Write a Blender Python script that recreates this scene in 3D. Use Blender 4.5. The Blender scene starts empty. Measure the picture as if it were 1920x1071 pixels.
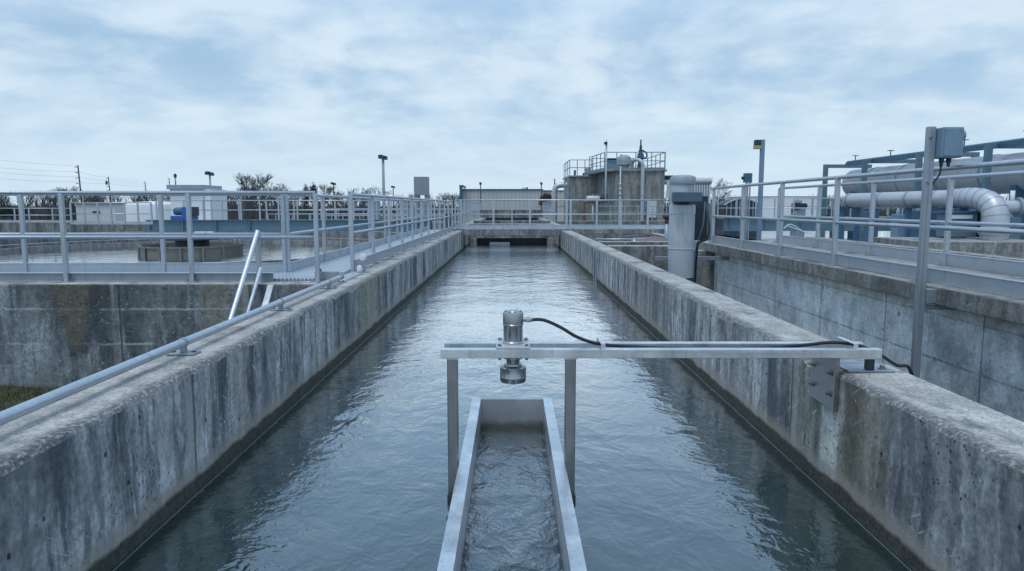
import bpy, bmesh, math, random
from mathutils import Vector, Matrix, noise as mn
R = math.radians
rnd = random.Random(7)
sc = bpy.context.scene
COL = sc.collection

# ------------------------------------------------------------------ camera
F = 1323.0; PITCH = math.atan(150/1323.0); CAMZ = 0.92
cp, sp = math.cos(PITCH), math.sin(PITCH)
cam = bpy.data.cameras.new('camera'); co = bpy.data.objects.new('camera', cam); COL.objects.link(co)
co.location = (0, 0, CAMZ); co.rotation_euler = (math.pi/2-PITCH, 0, 0)
cam.sensor_width = 36; cam.lens = 36*F/1920; cam.clip_end = 5000; cam.clip_start = 0.05
sc.camera = co

def ray(px, py):
    rx = (px-960)/F; ry = (535.5-py)/F
    return Vector((rx, ry*sp+cp, ry*cp-sp))
def PY(px, py, Y):                      # point on the plane y = Y
    d = ray(px, py); t = Y/d.y
    return Vector((d.x*t, Y, CAMZ+d.z*t))
def PZ(px, py, z):                      # point on the plane z
    d = ray(px, py); t = (z-CAMZ)/d.z
    return Vector((d.x*t, d.y*t, z))
def XX(px, py, Y): return PY(px, py, Y).x
def ZZ(py, Y, px=960): return PY(px, py, Y).z

# ------------------------------------------------------------------ mesh builder
def basis(d):
    d = d.normalized()
    u = Vector((0, 0, 1)) if abs(d.z) < 0.95 else Vector((0, 1, 0))
    a = d.cross(u).normalized(); b = a.cross(d).normalized()
    return a, b

class MB:
    def __init__(s): s.v = []; s.f = []; s.sm = []
    def add(s, vs, fs, smooth=False):
        o = len(s.v); s.v += [Vector(v) for v in vs]
        for f in fs: s.f.append([i+o for i in f]); s.sm.append(smooth)
        return s
    def box(s, x0, x1, y0, y1, z0, z1):
        vs = [(x0,y0,z0),(x1,y0,z0),(x1,y1,z0),(x0,y1,z0),(x0,y0,z1),(x1,y0,z1),(x1,y1,z1),(x0,y1,z1)]
        return s.add(vs, [(0,3,2,1),(4,5,6,7),(0,1,5,4),(1,2,6,5),(2,3,7,6),(3,0,4,7)])
    def bar(s, p0, p1, w, h):           # rectangular bar between two points
        p0, p1 = Vector(p0), Vector(p1); a, b = basis(p1-p0)
        vs = []
        for p in (p0, p1):
            for i, j in ((-1,-1),(1,-1),(1,1),(-1,1)): vs.append(p+a*(i*w/2)+b*(j*h/2))
        return s.add(vs, [(3,2,1,0),(4,5,6,7),(0,1,5,4),(1,2,6,5),(2,3,7,6),(3,0,4,7)])
    def tube(s, pts, r, n=10, caps=True):
        pts = [Vector(p) for p in pts]; vs = []; fs = []
        rs = r if isinstance(r, (list, tuple)) else [r]*len(pts)
        a = None
        for i, p in enumerate(pts):
            d = (pts[min(i+1, len(pts)-1)]-pts[max(i-1, 0)]).normalized()
            if a is None: a, b = basis(d)
            else:
                a = (a-d*a.dot(d)).normalized(); b = a.cross(d).normalized()
            for k in range(n):
                t = 2*math.pi*k/n
                vs.append(p+(a*math.cos(t)+b*math.sin(t))*rs[i])
        m = len(pts)
        for i in range(m-1):
            for k in range(n):
                k2 = (k+1) % n
                fs.append((i*n+k, (i+1)*n+k, (i+1)*n+k2, i*n+k2))
        s.add(vs, fs, True)
        if caps:
            o = len(s.v)-len(vs)
            s.f.append([o+k for k in range(n)]); s.sm.append(False)
            s.f.append([o+(m-1)*n+k for k in reversed(range(n))]); s.sm.append(False)
        return s
    def lathe(s, prof, c, n=24, axis='Z', smooth=True):
        c = Vector(c); vs = []; fs = []
        for r, h in prof:
            for k in range(n):
                t = 2*math.pi*k/n; x, y = r*math.cos(t), r*math.sin(t)
                vs.append(c+(Vector((x, y, h)) if axis == 'Z' else Vector((h, x, y)) if axis == 'X' else Vector((x, h, y))))
        for i in range(len(prof)-1):
            for k in range(n):
                k2 = (k+1) % n; fs.append((i*n+k, i*n+k2, (i+1)*n+k2, (i+1)*n+k))
        s.add(vs, fs, smooth)
        o = len(s.v)-len(vs)
        if prof[0][0] > 1e-4: s.f.append([o+k for k in reversed(range(n))]); s.sm.append(False)
        if prof[-1][0] > 1e-4: s.f.append([o+(len(prof)-1)*n+k for k in range(n)]); s.sm.append(False)
        return s
    def arc(s, cx, cy, r0, r1, z0, z1, a0, a1, n=64):
        vs = []; fs = []
        for i in range(n+1):
            t = a0+(a1-a0)*i/n; c, q = math.cos(t), math.sin(t)
            vs += [(cx+r0*c,cy+r0*q,z0),(cx+r1*c,cy+r1*q,z0),(cx+r1*c,cy+r1*q,z1),(cx+r0*c,cy+r0*q,z1)]
        for i in range(n):
            for k in range(4):
                k2 = (k+1) % 4; fs.append((i*4+k, i*4+k2, (i+1)*4+k2, (i+1)*4+k))
        fs += [(3,2,1,0), (n*4,n*4+1,n*4+2,n*4+3)]
        return s.add(vs, fs)
    def prism(s, poly, axis, h0, h1):   # poly of 2-D points extruded along an axis
        def P(a, b, h): return (h,a,b) if axis == 'X' else (a,h,b) if axis == 'Y' else (a,b,h)
        n = len(poly)
        vs = [P(a,b,h0) for a,b in poly]+[P(a,b,h1) for a,b in poly]
        return s.add(vs, [tuple(reversed(range(n))), tuple(range(n,2*n))]+[(i,(i+1)%n,n+(i+1)%n,n+i) for i in range(n)])
    def build(s, name, mat, parent=None, bevel=0, seg=2, fix=True):
        off = Vector((0,0,0)); p = parent
        while p is not None: off += p.location; p = p.parent
        me = bpy.data.meshes.new(name)
        if parent is None:
            lo = Vector([min(v[i] for v in s.v) for i in range(3)]); hi = Vector([max(v[i] for v in s.v) for i in range(3)])
            off = Vector(((lo.x+hi.x)/2, (lo.y+hi.y)/2, lo.z))
        me.from_pydata([v-off for v in s.v], [], s.f)
        me.polygons.foreach_set('use_smooth', s.sm)
        bm = bmesh.new(); bm.from_mesh(me)
        if fix: bmesh.ops.recalc_face_normals(bm, faces=bm.faces)
        if bevel:
            es = [e for e in bm.edges if len(e.link_faces) == 2 and e.calc_face_angle(0) > 0.6]
            bmesh.ops.bevel(bm, geom=es, offset=bevel, segments=seg, affect='EDGES', profile=0.6, clamp_overlap=True)
        for e in bm.edges:
            if len(e.link_faces) == 2 and e.calc_face_angle(0) > .6: e.smooth = False
        bm.to_mesh(me); bm.free()
        me.materials.append(mat)
        o = bpy.data.objects.new(name, me); COL.objects.link(o)
        if parent is None: o.location = off
        else: o.parent = parent
        return o

def thing(name, label, cat, loc, group=None):
    o = bpy.data.objects.new(name, None); COL.objects.link(o); o.location = loc
    o.empty_display_size = 0.2
    o['label'] = label; o['category'] = cat
    if group: o['group'] = group
    return o
def tag(o, label, cat, group=None):
    o['label'] = label; o['category'] = cat
    if group: o['group'] = group
    return o
def struct(o, kind='structure'): o['kind'] = kind; return o
def dup(o, loc=None, label=None, rot=None, scale=None):
    c = o.copy(); COL.objects.link(c)
    for ch in list(o.children):
        d = ch.copy(); COL.objects.link(d); d.parent = c
        for g in list(ch.children):
            e = g.copy(); COL.objects.link(e); e.parent = d
    if loc is not None: c.location = loc
    if label: c['label'] = label
    if rot is not None: c.rotation_euler = (0,0,rot)
    if scale is not None: c.scale = scale
    return c

# ------------------------------------------------------------------ materials
class G:
    def __init__(s, name):
        s.m = bpy.data.materials.new(name); s.m.use_nodes = True
        s.nt = s.m.node_tree; s.N = s.nt.nodes; s.L = s.nt.links
        s.b = s.N['Principled BSDF']
        s.geo = s.N.new('ShaderNodeNewGeometry'); s.pos = s.geo.outputs['Position']
    def link(s, a, b): s.L.new(a, b)
    def put(s, inp, v):
        if hasattr(v, 'is_output'): s.L.new(v, inp)
        else: inp.default_value = v
    def math(s, op, a, b=0.0, c=None, clamp=False):
        n = s.N.new('ShaderNodeMath'); n.operation = op; n.use_clamp = clamp
        s.put(n.inputs[0], a); s.put(n.inputs[1], b)
        if c is not None: s.put(n.inputs[2], c)
        return n.outputs[0]
    def scl(s, vec, k, off=(0,0,0)):
        n = s.N.new('ShaderNodeMapping'); s.put(n.inputs['Vector'], vec)
        n.inputs['Scale'].default_value = k if isinstance(k, tuple) else (k,k,k)
        n.inputs['Location'].default_value = off
        return n.outputs[0]
    def noise(s, vec, scale=1.0, detail=3.0, rough=0.55, dist=0.0, col=False):
        n = s.N.new('ShaderNodeTexNoise'); s.put(n.inputs['Vector'], vec)
        n.inputs['Scale'].default_value = scale; n.inputs['Detail'].default_value = detail
        n.inputs['Roughness'].default_value = rough; n.inputs['Distortion'].default_value = dist
        return n.outputs[1 if col else 0]
    def voro(s, vec, scale, feat='F1', out='Distance'):
        n = s.N.new('ShaderNodeTexVoronoi'); s.put(n.inputs['Vector'], vec); n.feature = feat
        n.inputs['Scale'].default_value = scale
        return n.outputs[out]
    def mr(s, v, a, b, c=0.0, d=1.0, smooth=True):
        n = s.N.new('ShaderNodeMapRange'); n.interpolation_type = 'SMOOTHSTEP' if smooth else 'LINEAR'
        s.put(n.inputs[0], v)
        for i, q in enumerate((a,b,c,d)): s.put(n.inputs[i+1], q)
        return n.outputs[0]
    def mix(s, f, a, b, mode='MIX'):
        n = s.N.new('ShaderNodeMix'); n.data_type = 'RGBA'; n.blend_type = mode
        s.put(n.inputs[0], f)
        for i, q in ((6,a),(7,b)):
            if isinstance(q, tuple) and len(q) == 3: q = q+(1,)
            s.put(n.inputs[i], q)
        return n.outputs[2]
    def sep(s, vec):
        n = s.N.new('ShaderNodeSeparateXYZ'); s.put(n.inputs[0], vec); return n.outputs
    def comb(s, x, y, z):
        n = s.N.new('ShaderNodeCombineXYZ')
        for i, q in enumerate((x,y,z)): s.put(n.inputs[i], q)
        return n.outputs[0]
    def bump(s, h, dist=0.01, strength=1.0, normal=None):
        n = s.N.new('ShaderNodeBump'); s.put(n.inputs['Height'], h)
        s.put(n.inputs['Distance'], dist); s.put(n.inputs['Strength'], strength)
        if normal is not None: s.put(n.inputs['Normal'], normal)
        return n.outputs[0]
    def set(s, **k):
        for a, v in k.items():
            a = a.replace('_', ' ')
            if isinstance(v, tuple) and len(v) == 3: v = v+(1,)
            s.put(s.b.inputs[a], v)
        return s.m

def simple(name, col, rough=0.5, metal=0.0, var=0.15, scale=6.0, bump=0.0):
    g = G(name); n = g.noise(g.pos, scale, 4)
    n2 = g.noise(g.scl(g.pos, (scale*2, scale*2, scale*.3)), 1, 3)
    k = g.math('ADD', g.math('MULTIPLY', n, .6), g.math('MULTIPLY', n2, .4))
    f = g.mr(k, .3, .7, 1-var, 1+var*.5, False)
    c = g.mix(1.0, col, g.comb(f, f, f), 'MULTIPLY')
    g.set(Base_Color=c, Metallic=metal, Roughness=g.mr(n, .3, .7, max(.05, rough-.08), rough+.1, False))
    if bump: g.set(Normal=g.bump(g.noise(g.pos, scale*8, 3), bump))
    return g.m

def concrete(name, base=(.365,.372,.376), stain=.8, white=.6, algae=None, joint=None, axis=1, grid=None, holes=1.0, rust=.4, topc=(.45,.43,.395), mott=.75, light=1.0, off=0.0, edge=None, extra=None):
    g = G(name); P = g.pos; xyz = g.sep(P); nz = g.sep(g.geo.outputs['Normal'])[2]
    u = xyz[axis]
    big = g.noise(P, .55, 5, .6); mid = g.noise(P, 3.2, 6, .65); fine = g.noise(P, 38, 4, .7)
    wp = g.noise(P, 2.4, 4, .6, 0, True)
    wa = g.N.new('ShaderNodeVectorMath'); wa.operation = 'MULTIPLY_ADD'; g.put(wa.inputs[0], wp); wa.inputs[1].default_value = (.16,.16,.5); g.put(wa.inputs[2], P)
    S = wa.outputs[0]
    st = g.scl(S, (2.6, 2.6, .45), (off, 0, 0)); s1 = g.noise(st, 1.0, 6, .66, .2)
    s2 = g.noise(g.scl(S, (7.5, 7.5, .8), (3+off, 0, 0)), 1, 5, .66)
    s3 = g.noise(g.scl(S, (17.0, 17.0, 1.3), (7, 1, 0)), 1, 4, .62)
    c = g.mix(g.mr(mid, .34, .66), tuple(x*.68 for x in base), tuple(x*1.26 for x in base))
    c = g.mix(g.mr(big, .38, .68, 0, .6), c, (base[0]*1.15, base[1]*1.12, base[2]*1.02))
    if joint:
        cell = g.math('FLOOR', g.math('DIVIDE', g.math('ADD', u, joint/2+off), joint))
        wn = g.N.new('ShaderNodeTexWhiteNoise'); wn.noise_dimensions = '1D'; g.put(wn.inputs['W'], cell)
        t = g.mr(wn.outputs[0], 0, 1, .78, 1.22, False)
        c = g.mix(1.0, c, g.comb(t, t, t), 'MULTIPLY')
    # dirt that ran down from the top in streaks
    d1 = g.math('MULTIPLY', g.mr(s1, .43, .61, 0, min(.93, .9*stain)), g.mr(g.noise(P, .9, 3), .36, .54, .5, 1)); d2 = g.math('MULTIPLY', g.mr(s2, .47, .59, 0, .80*stain), g.mr(mid, .36, .6, .35, 1))
    c = g.mix(d1, c, (.045, .056, .068)); c = g.mix(d2, c, (.065, .076, .088))
    gr = g.mr(g.noise(g.scl(P, (1.1, 1.1, .16), (5, 2, 1)), 1, 4), .58, .72, 0, .55*rust)
    c = g.mix(gr, c, (.20, .175, .115))
    # pale lime streaks
    w = g.math('MULTIPLY', g.mr(s3, .52, .72), g.mr(g.noise(g.scl(P, (1.7, 1.7, .5), (2, 9, 4)), 1, 3), .44, .62))
    c = g.mix(g.math('MULTIPLY', w, 0.62*white), c, (.50, .52, .53))
    if extra: c = extra(g, c, xyz, s2, mid)
    # scratches and paint flecks
    sq = g.N.new('ShaderNodeVectorRotate'); sq.rotation_type = 'X_AXIS'; g.put(sq.inputs['Vector'], P); sq.inputs['Angle'].default_value = R(32)
    sc1 = g.noise(g.scl(sq.outputs[0], (24, 3.4, 60), (1, 2, 3)), 1, 2)
    c = g.mix(g.math('MULTIPLY', g.mr(sc1, .645, .70), g.mr(mid, .44, .56, 0, .8*white)), c, (.46, .47, .48))
    fl = g.math('MULTIPLY', g.mr(g.voro(P, 6.5), .045, .065, 1, 0), g.mr(big, .48, .54))
    c = g.mix(g.math('MULTIPLY', fl, white), c, (.62, .63, .63))
    fl2 = g.math('MULTIPLY', g.mr(g.voro(P, 21), .10, .14, 1, 0), g.mr(g.noise(P, 2.1, 3), .60, .66))
    c = g.mix(g.math('MULTIPLY', fl2, .8*white), c, (.52, .53, .53))
    m2 = g.noise(P, 11, 5, .7); q2 = g.mr(m2, .32, .68, .66, 1.30, False); c = g.mix(mott, c, g.mix(1.0, c, g.comb(q2, q2, q2), 'MULTIPLY'))
    f3 = g.mr(fine, .3, .7, .70, 1.26, False); c = g.mix(1.0, c, g.comb(f3, f3, f3), 'MULTIPLY')
    # bug holes
    hv = g.scl(P, (1,1,.8)); h1 = g.voro(hv, 11); h2 = g.voro(hv, 30)
    hm = g.mr(g.noise(P, 1.6, 3), .44, .58)
    hole = g.math('MAXIMUM', g.math('MULTIPLY', g.mr(h1, .09, .15, 1, 0), g.mr(g.noise(P, 3.7, 2), .50, .56)),
                  g.math('MULTIPLY', g.mr(h2, .14, .20, 1, 0), hm))
    hole = g.math('MULTIPLY', hole, holes)
    c = g.mix(g.math('MULTIPLY', hole, .92), c, (.02, .024, .028))
    hgt = g.math('ADD', g.math('MULTIPLY', m2, .6), g.math('MULTIPLY', fine, .34))
    hgt = g.math('SUBTRACT', hgt, g.math('MULTIPLY', hole, .8))
    def line(v, sp_, wdt, o_=0.0):
        pp = g.math('PINGPONG', g.math('ADD', v, o_), sp_/2)
        wob = g.math('MULTIPLY', g.math('SUBTRACT', mid, .5), .02)
        return g.mr(g.math('ADD', pp, wob), wdt*.5, wdt, 1, 0)
    if joint:
        ln = line(u, joint, .014, off)
        c = g.mix(g.math('MULTIPLY', ln, .45 if grid else .75), c, (.04, .042, .045)); hgt = g.math('SUBTRACT', hgt, g.math('MULTIPLY', ln, 1.2))
        near = g.mr(g.math('PINGPONG', g.math('ADD', u, off+.05), joint/2), .02, .07, 1, 0)
        c = g.mix(g.math('MULTIPLY', near, g.mr(s2, .42, .6, 0, .6*white)), c, (.42, .41, .38))
    if grid:
        ln = g.math('MULTIPLY', line(xyz[2], grid, .016, .13), g.mr(s2, .35, .6, .25, .8))
        c = g.mix(g.math('MULTIPLY', ln, .42), c, (.07, .075, .08)); hgt = g.math('SUBTRACT', hgt, g.math('MULTIPLY', ln, .8))
        tie = g.voro(g.scl(P, (1, 1, 1)), 2.2)
        c = g.mix(g.mr(tie, .05, .09, .6, 0), c, (.07, .07, .08))
    if algae is not None:
        zz = g.math('ADD', xyz[2], g.math('MULTIPLY', g.math('SUBTRACT', g.noise(P, 2.6, 5, .65), .5), .11))
        c = g.mix(g.mr(zz, algae+.035, algae+.13, .75, 0), c, (.27, .25, .215))
        c = g.mix(g.mr(zz, algae-.01, algae+.025, .95, 0), c, g.mix(g.mr(fine, .35, .65), (.018, .020, .018), (.055, .056, .042)))
    # weathered, exposed-aggregate top face
    agg = g.voro(P, 60, out='Color'); ag = g.sep(agg)[0]
    t = g.mix(g.mr(mid, .34, .66), tuple(x*.74 for x in topc), tuple(x*1.22 for x in topc))
    t = g.mix(g.mr(ag, .1, .9, .0, .45, False), t, (.13, .13, .13))
    t = g.mix(g.mr(g.noise(P, 95, 2, .6), .56, .68, 0, .7), t, (.58, .57, .54))
    t = g.mix(g.mr(g.noise(g.scl(P, (1.5,.8,1)), 1.6, 6, .68), .50, .64, 0, .82), t, (.10, .105, .11))
    t = g.mix(g.mr(g.noise(P, 70, 3), .58, .7, 0, .75), t, (.07, .07, .07))
    t = g.mix(g.mr(g.noise(P, 4.5, 4), .68, .76, 0, .4), t, (.33, .25, .08))
    if edge:
        ax = g.math('ABSOLUTE', xyz[0]); eb = g.mr(g.math('ADD', ax, g.math('MULTIPLY', g.math('SUBTRACT', g.noise(P, 6, 5, .7), .5), .16)), edge+.03, edge+.10, 1, 0)
        sp_ = g.mix(g.mr(g.noise(P, 42, 4, .7), .44, .68), (.05,.055,.06), (.36,.36,.34))
        t = g.mix(g.math('MULTIPLY', eb, .75), t, sp_)
    f = g.mr(g.math('ADD', nz, g.math('MULTIPLY', g.math('SUBTRACT', mid, .5), .35)), .32, .62)
    c = g.mix(f, c, t)
    if light != 1.0: c = g.mix(1.0, c, (light, light, light), 'MULTIPLY')
    g.set(Base_Color=c, Roughness=g.mr(mid, .3, .7, .78, .95), Normal=g.bump(hgt, .009, .85))
    g.b.inputs['Specular IOR Level'].default_value = .3
    return g.m

def band(g, v, a, b, e=.05): return g.math('MULTIPLY', g.mr(v, a-e, a+e), g.mr(v, b-e, b+e, 1, 0))
def ex_right(g, c, xyz, s2, mid):
    n = g.math('MULTIPLY', g.math('SUBTRACT', s2, .5), .25); y = g.math('ADD', xyz[1], n)
    lo = g.mr(g.math('ADD', xyz[2], n), -.28, -.18, 1, 0)
    c = g.mix(g.math('MULTIPLY', band(g, y, 3.3, 3.78, .08), .6), c, (.15,.135,.085))
    c = g.mix(g.math('MULTIPLY', band(g, y, 4.02, 4.5, .06), .45), c, (.13,.12,.08))
    return g.mix(g.math('MULTIPLY', g.math('MULTIPLY', band(g, y, 3.80, 4.02, .03), lo), .8), c, (.50,.51,.47))
def ex_left(g, c, xyz, s2, mid):
    n = g.math('MULTIPLY', g.math('SUBTRACT', s2, .5), .5); y = g.math('ADD', xyz[1], n)
    c = g.mix(g.math('MULTIPLY', band(g, y, 8.3, 9.3, .12), .6), c, (.30,.30,.22))
    c = g.mix(g.math('MULTIPLY', band(g, y, 9.35, 9.6, .05), .6), c, (.13,.085,.06))
    return g.mix(g.math('MULTIPLY', band(g, y, 4.52, 4.72, .05), .45), c, (.36,.31,.26))
def ex_cross(g, c, xyz, s2, mid):
    n = g.math('MULTIPLY', g.math('SUBTRACT', s2, .5), .55)
    def wedge(x0, wt, zb, col, k, c):
        d = g.math('ABSOLUTE', g.math('ADD', g.math('SUBTRACT', xyz[0], x0), n)); wd = g.mr(xyz[2], zb, 0, .02, wt, False)
        return g.mix(g.math('MULTIPLY', g.math('MULTIPLY', g.mr(g.math('DIVIDE', d, wd), .35, 1.5, 1, 0), g.mr(xyz[2], zb-.02, zb+.15)), k), c, col)
    c = wedge(-5.18, .62, -.95, (.04,.046,.052), .75, c); c = wedge(-5.22, .30, -.85, (.15,.13,.098), .7, c)
    c = wedge(-3.55, .16, -1.6, (.20,.175,.125), .6, c); c = wedge(-4.5, .25, -1.0, (.05,.06,.068), .6, c)
    for zz_, k in ((-.30, .55), (-.72, .6), (-.98, .3)):
        d = g.math('ABSOLUTE', g.math('ADD', g.math('SUBTRACT', xyz[2], zz_), g.math('MULTIPLY', g.math('SUBTRACT', s2, .5), .05)))
        c = g.mix(g.math('MULTIPLY', g.mr(d, .006, .02, k, 0), g.mr(g.noise(g.scl(g.pos, (1.1,1,1)), 1.3, 4), .48, .6)), c, (.48,.51,.52))
    return c
def water(name, deep=(.013,.029,.029), k=1.0, foam=None, flow=(1.0,.75,1.0), rough=.03, boost=2.6):
    g = G(name); P = g.pos; y = g.sep(P)[1]
    wv = g.noise(g.scl(P, .35), 1, 2, .5, 0, True)
    add = g.N.new('ShaderNodeVectorMath'); add.operation = 'MULTIPLY_ADD'
    g.put(add.inputs[0], wv); add.inputs[1].default_value = (.9,.9,0); g.put(add.inputs[2], P)
    Q = g.scl(add.outputs[0], flow)
    a = g.noise(Q, 1.5, 2, .5, .4); b = g.noise(Q, 4.6, 3, .55, .6); c_ = g.noise(Q, 15, 3, .55, .5)
    patch = g.mr(g.noise(g.scl(P, (.5,.28,1)), 1, 3), .36, .64, .45, 1.15)
    h = g.math('ADD', g.math('MULTIPLY', a, .021*k), g.math('MULTIPLY', b, .0095*k))
    h = g.math('ADD', h, g.math('MULTIPLY', g.math('MULTIPLY', c_, patch), .0056*k))
    col = g.mix(g.noise(P, .5, 3), tuple(q*.85 for q in deep), tuple(q*1.2 for q in deep))
    ro = rough
    if foam:
        turb = g.mr(y, foam[0], foam[1])
        h = g.math('ADD', h, g.math('MULTIPLY', g.math('MULTIPLY', g.noise(g.scl(P, (1,.7,1)), 7, 4, .6), turb), .04))
    nrm = g.bump(h, 1.0, 1.0)
    fr = g.N.new('ShaderNodeFresnel'); fr.inputs['IOR'].default_value = 1.42; g.link(nrm, fr.inputs['Normal'])
    df = g.N.new('ShaderNodeBsdfDiffuse'); g.put(df.inputs['Color'], col); g.link(nrm, df.inputs['Normal'])
    gl = g.N.new('ShaderNodeBsdfGlossy'); g.put(gl.inputs['Roughness'], ro); gl.inputs['Color'].default_value = (1,1,1,1); g.link(nrm, gl.inputs['Normal'])
    mx = g.N.new('ShaderNodeMixShader'); g.put(mx.inputs[0], g.math('MULTIPLY', fr.outputs[0], boost, clamp=True))
    g.link(df.outputs[0], mx.inputs[1]); g.link(gl.outputs[0], mx.inputs[2])
    g.N.remove(g.b); g.link(mx.outputs[0], g.N['Material Output'].inputs['Surface'])
    return g.m

def rusty(name, col, metal, rough, dirt=.35, scale=3.0):
    g = G(name); P = g.pos
    n = g.noise(P, scale, 5, .6); s = g.noise(g.scl(P, (scale*4, scale*4, scale*.5)), 1, 4)
    f = g.mr(g.noise(P, 55, 3), .3, .7, .93, 1.05, False)
    c = g.mix(g.mr(n, .35, .7, 0, .5), col, tuple(x*.8 for x in col))
    c = g.mix(g.mr(s, .55, .75, 0, dirt), c, (.12, .12, .115))
    c = g.mix(g.mr(g.noise(P, scale*3, 4), .66, .75, 0, dirt), c, (.22, .16, .11))
    c = g.mix(1.0, c, g.comb(f, f, f), 'MULTIPLY')
    g.set(Base_Color=c, Metallic=metal, Roughness=g.mr(n, .3, .7, rough-.06, rough+.12, False), Normal=g.bump(g.noise(P, 30, 3), .0012))
    return g.m

def stainless(name, axis, tone=1.22):
    g = G(name); P = g.pos
    k = [90.0, 90.0, 90.0]; k[axis] = 2.0
    br = g.noise(g.scl(P, tuple(k)), 1, 3); bl = g.noise(P, 5, 5, .6)
    c = g.mix(g.mr(bl, .3, .7), tuple(tone*q for q in (.50,.51,.52)), tuple(tone*q for q in (.68,.69,.70)))
    c = g.mix(g.mr(g.noise(P, 26, 4), .62, .74, 0, .35), c, (.30,.29,.28))
    zl = g.math('ADD', g.sep(P)[2], g.math('MULTIPLY', g.math('SUBTRACT', g.noise(P, 14, 4), .5), .05))
    c = g.mix(g.mr(zl, -.70, -.63, .85, 0), c, (.05,.05,.045)); c = g.mix(g.mr(zl, -.63, -.52, .35, 0), c, (.20,.18,.15))
    c = g.mix(g.math('MULTIPLY', g.mr(g.noise(g.scl(P, (40,40,3)), 1, 3), .58, .7), .25), c, (.22,.22,.22))
    ro = g.math('ADD', g.mr(br, .3, .7, .24, .36, False), g.mr(bl, .35, .65, 0, .12))
    g.set(Base_Color=c, Metallic=.92, Roughness=ro, Normal=g.bump(br, .0006))
    return g.m

M = {}
M['chan_l'] = concrete('left_channel_concrete', edge=1.808, extra=ex_left, algae=-.63, joint=2.5, axis=1, white=.9, stain=1.0, off=1.1)
M['chan_r'] = concrete('right_channel_concrete', edge=1.808, extra=ex_right, algae=-.63, joint=2.35, axis=1, white=.8, stain=.95, off=.25)
M['cross'] = concrete('cross_wall_concrete', extra=ex_cross, base=(.27,.30,.315), joint=1.55, axis=0, stain=.9, white=.8, holes=.7, rust=.8)
M['tankwall'] = concrete('pale_tank_concrete', base=(.70,.73,.75), joint=1.62, axis=1, grid=.44, stain=.12, white=.2, rust=0, holes=.45, mott=.2, off=.4)
M['slab'] = concrete('walkway_slab_concrete', base=(.25,.245,.235), stain=.6, white=.5, holes=.6, topc=(.33,.32,.30))
M['far_con'] = concrete('far_concrete', base=(.24,.245,.24), stain=.75, white=.5, holes=.3, rust=.3)
M['tower'] = concrete('tower_concrete', base=(.30,.305,.30), stain=.5, white=.25, holes=.0, rust=.4)
M['water'] = water('channel_water', foam=(14.0, 25.0))
M['flume'] = water('flume_water', deep=(.016,.028,.033), k=2.5, flow=(1.6,1.0,1), boost=2.5)
M['pond'] = water('tank_water', deep=(.03,.05,.06), k=.55, boost=4.0)
M['rail'] = rusty('galvanised_rail', (.47,.52,.575), .6, .34, .28)
M['railw'] = rusty('bright_aluminium', (.64,.67,.70), .5, .36, .15)
M['steel_p'] = stainless('shaded_stainless_plate', 2, .8)  # stainless toned down, shade of the upright end plate put into its colour
M['galv'] = rusty('galvanised_steel', (.33,.37,.41), .5, .42, .3)
M['farrail'] = simple('far_rail_grey', (.40,.44,.48), .5, .2)
M['darkrail'] = simple('tower_rail_grey', (.20,.26,.30), .5, .2)
M['steel_x'] = stainless('brushed_stainless_beam', 0)
M['steel_y'] = stainless('brushed_stainless_flume', 1)
M['steel_z'] = stainless('shaded_stainless_upright', 2, .5)  # same stainless, colour darkened to imitate dark reflections on upright faces
M['sensor'] = simple('cast_aluminium', (.42,.43,.445), .27, .9, .12, 12)
M['rubber'] = simple('black_rubber', (.015,.017,.02), .5, 0, .2, 20)
M['dark'] = simple('dark_metal', (.035,.045,.055), .5, .2)
M['bolt'] = simple('steel_bolt', (.30,.31,.32), .35, .9)
M['blue'] = rusty('blue_painted_steel', (.10,.185,.24), 0, .5, .3, 1.2)
M['blued'] = rusty('deep_blue_paint', (.035,.11,.19), 0, .45, .25)
M['bluem'] = simple('motor_blue_paint', (.02,.10,.36), .4)
M['bluegrey'] = rusty('blue_grey_enclosure', (.17,.26,.34), .1, .45, .2)
M['slate'] = rusty('slate_blue_paint', (.075,.125,.175), .1, .45, .2)
M['pump'] = rusty('grey_pump_casing', (.47,.51,.55), .1, .45, .4, 2.0)
M['pumpd'] = simple('grey_motor_cover', (.30,.34,.38), .5, .1)
M['lag'] = rusty('pipe_lagging', (.48,.50,.525), .35, .42, .25, 1.5)
M['drum'] = rusty('drum_cladding', (.43,.445,.46), .3, .48, .5, .8)
M['white'] = simple('white_cladding', (.70,.71,.72), .6, 0, .08, .5)
M['offwhite'] = simple('off_white_wall', (.58,.56,.55), .7, 0, .1, .4)
M['pink'] = simple('faded_pink_panel', (.36,.27,.26), .7, 0, .2, 1.0)
M['red'] = simple('red_oxide_pipe', (.19,.07,.05), .6)
M['yellow'] = simple('yellow_lens', (.42,.35,.12), .35)
M['wood'] = simple('dark_pole_wood', (.06,.055,.05), .85)
M['boxgrey'] = simple('grey_metal_box', (.25,.29,.33), .5, .1, .1, .6)
M['bark'] = simple('haze_tinted_twigs', (.105,.105,.115), .95, 0, .3, .4)  # bark colour lightened and blued to imitate haze over the far trees
M['brush'] = simple('winter_brush', (.07,.075,.08), .95, 0, .4, .2)
M['ever'] = simple('evergreen_leaves', (.025,.045,.035), .9, 0, .4, .5)
M['bushbrown'] = simple('brown_bush_twigs', (.11,.075,.05), .95, 0, .3, 2)
M['wire'] = simple('power_wire', (.22,.26,.30), .6)
M['skirt'] = rusty('weathered_feed_well', (.17,.165,.15), .1, .6, .6, 1.0)

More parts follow.
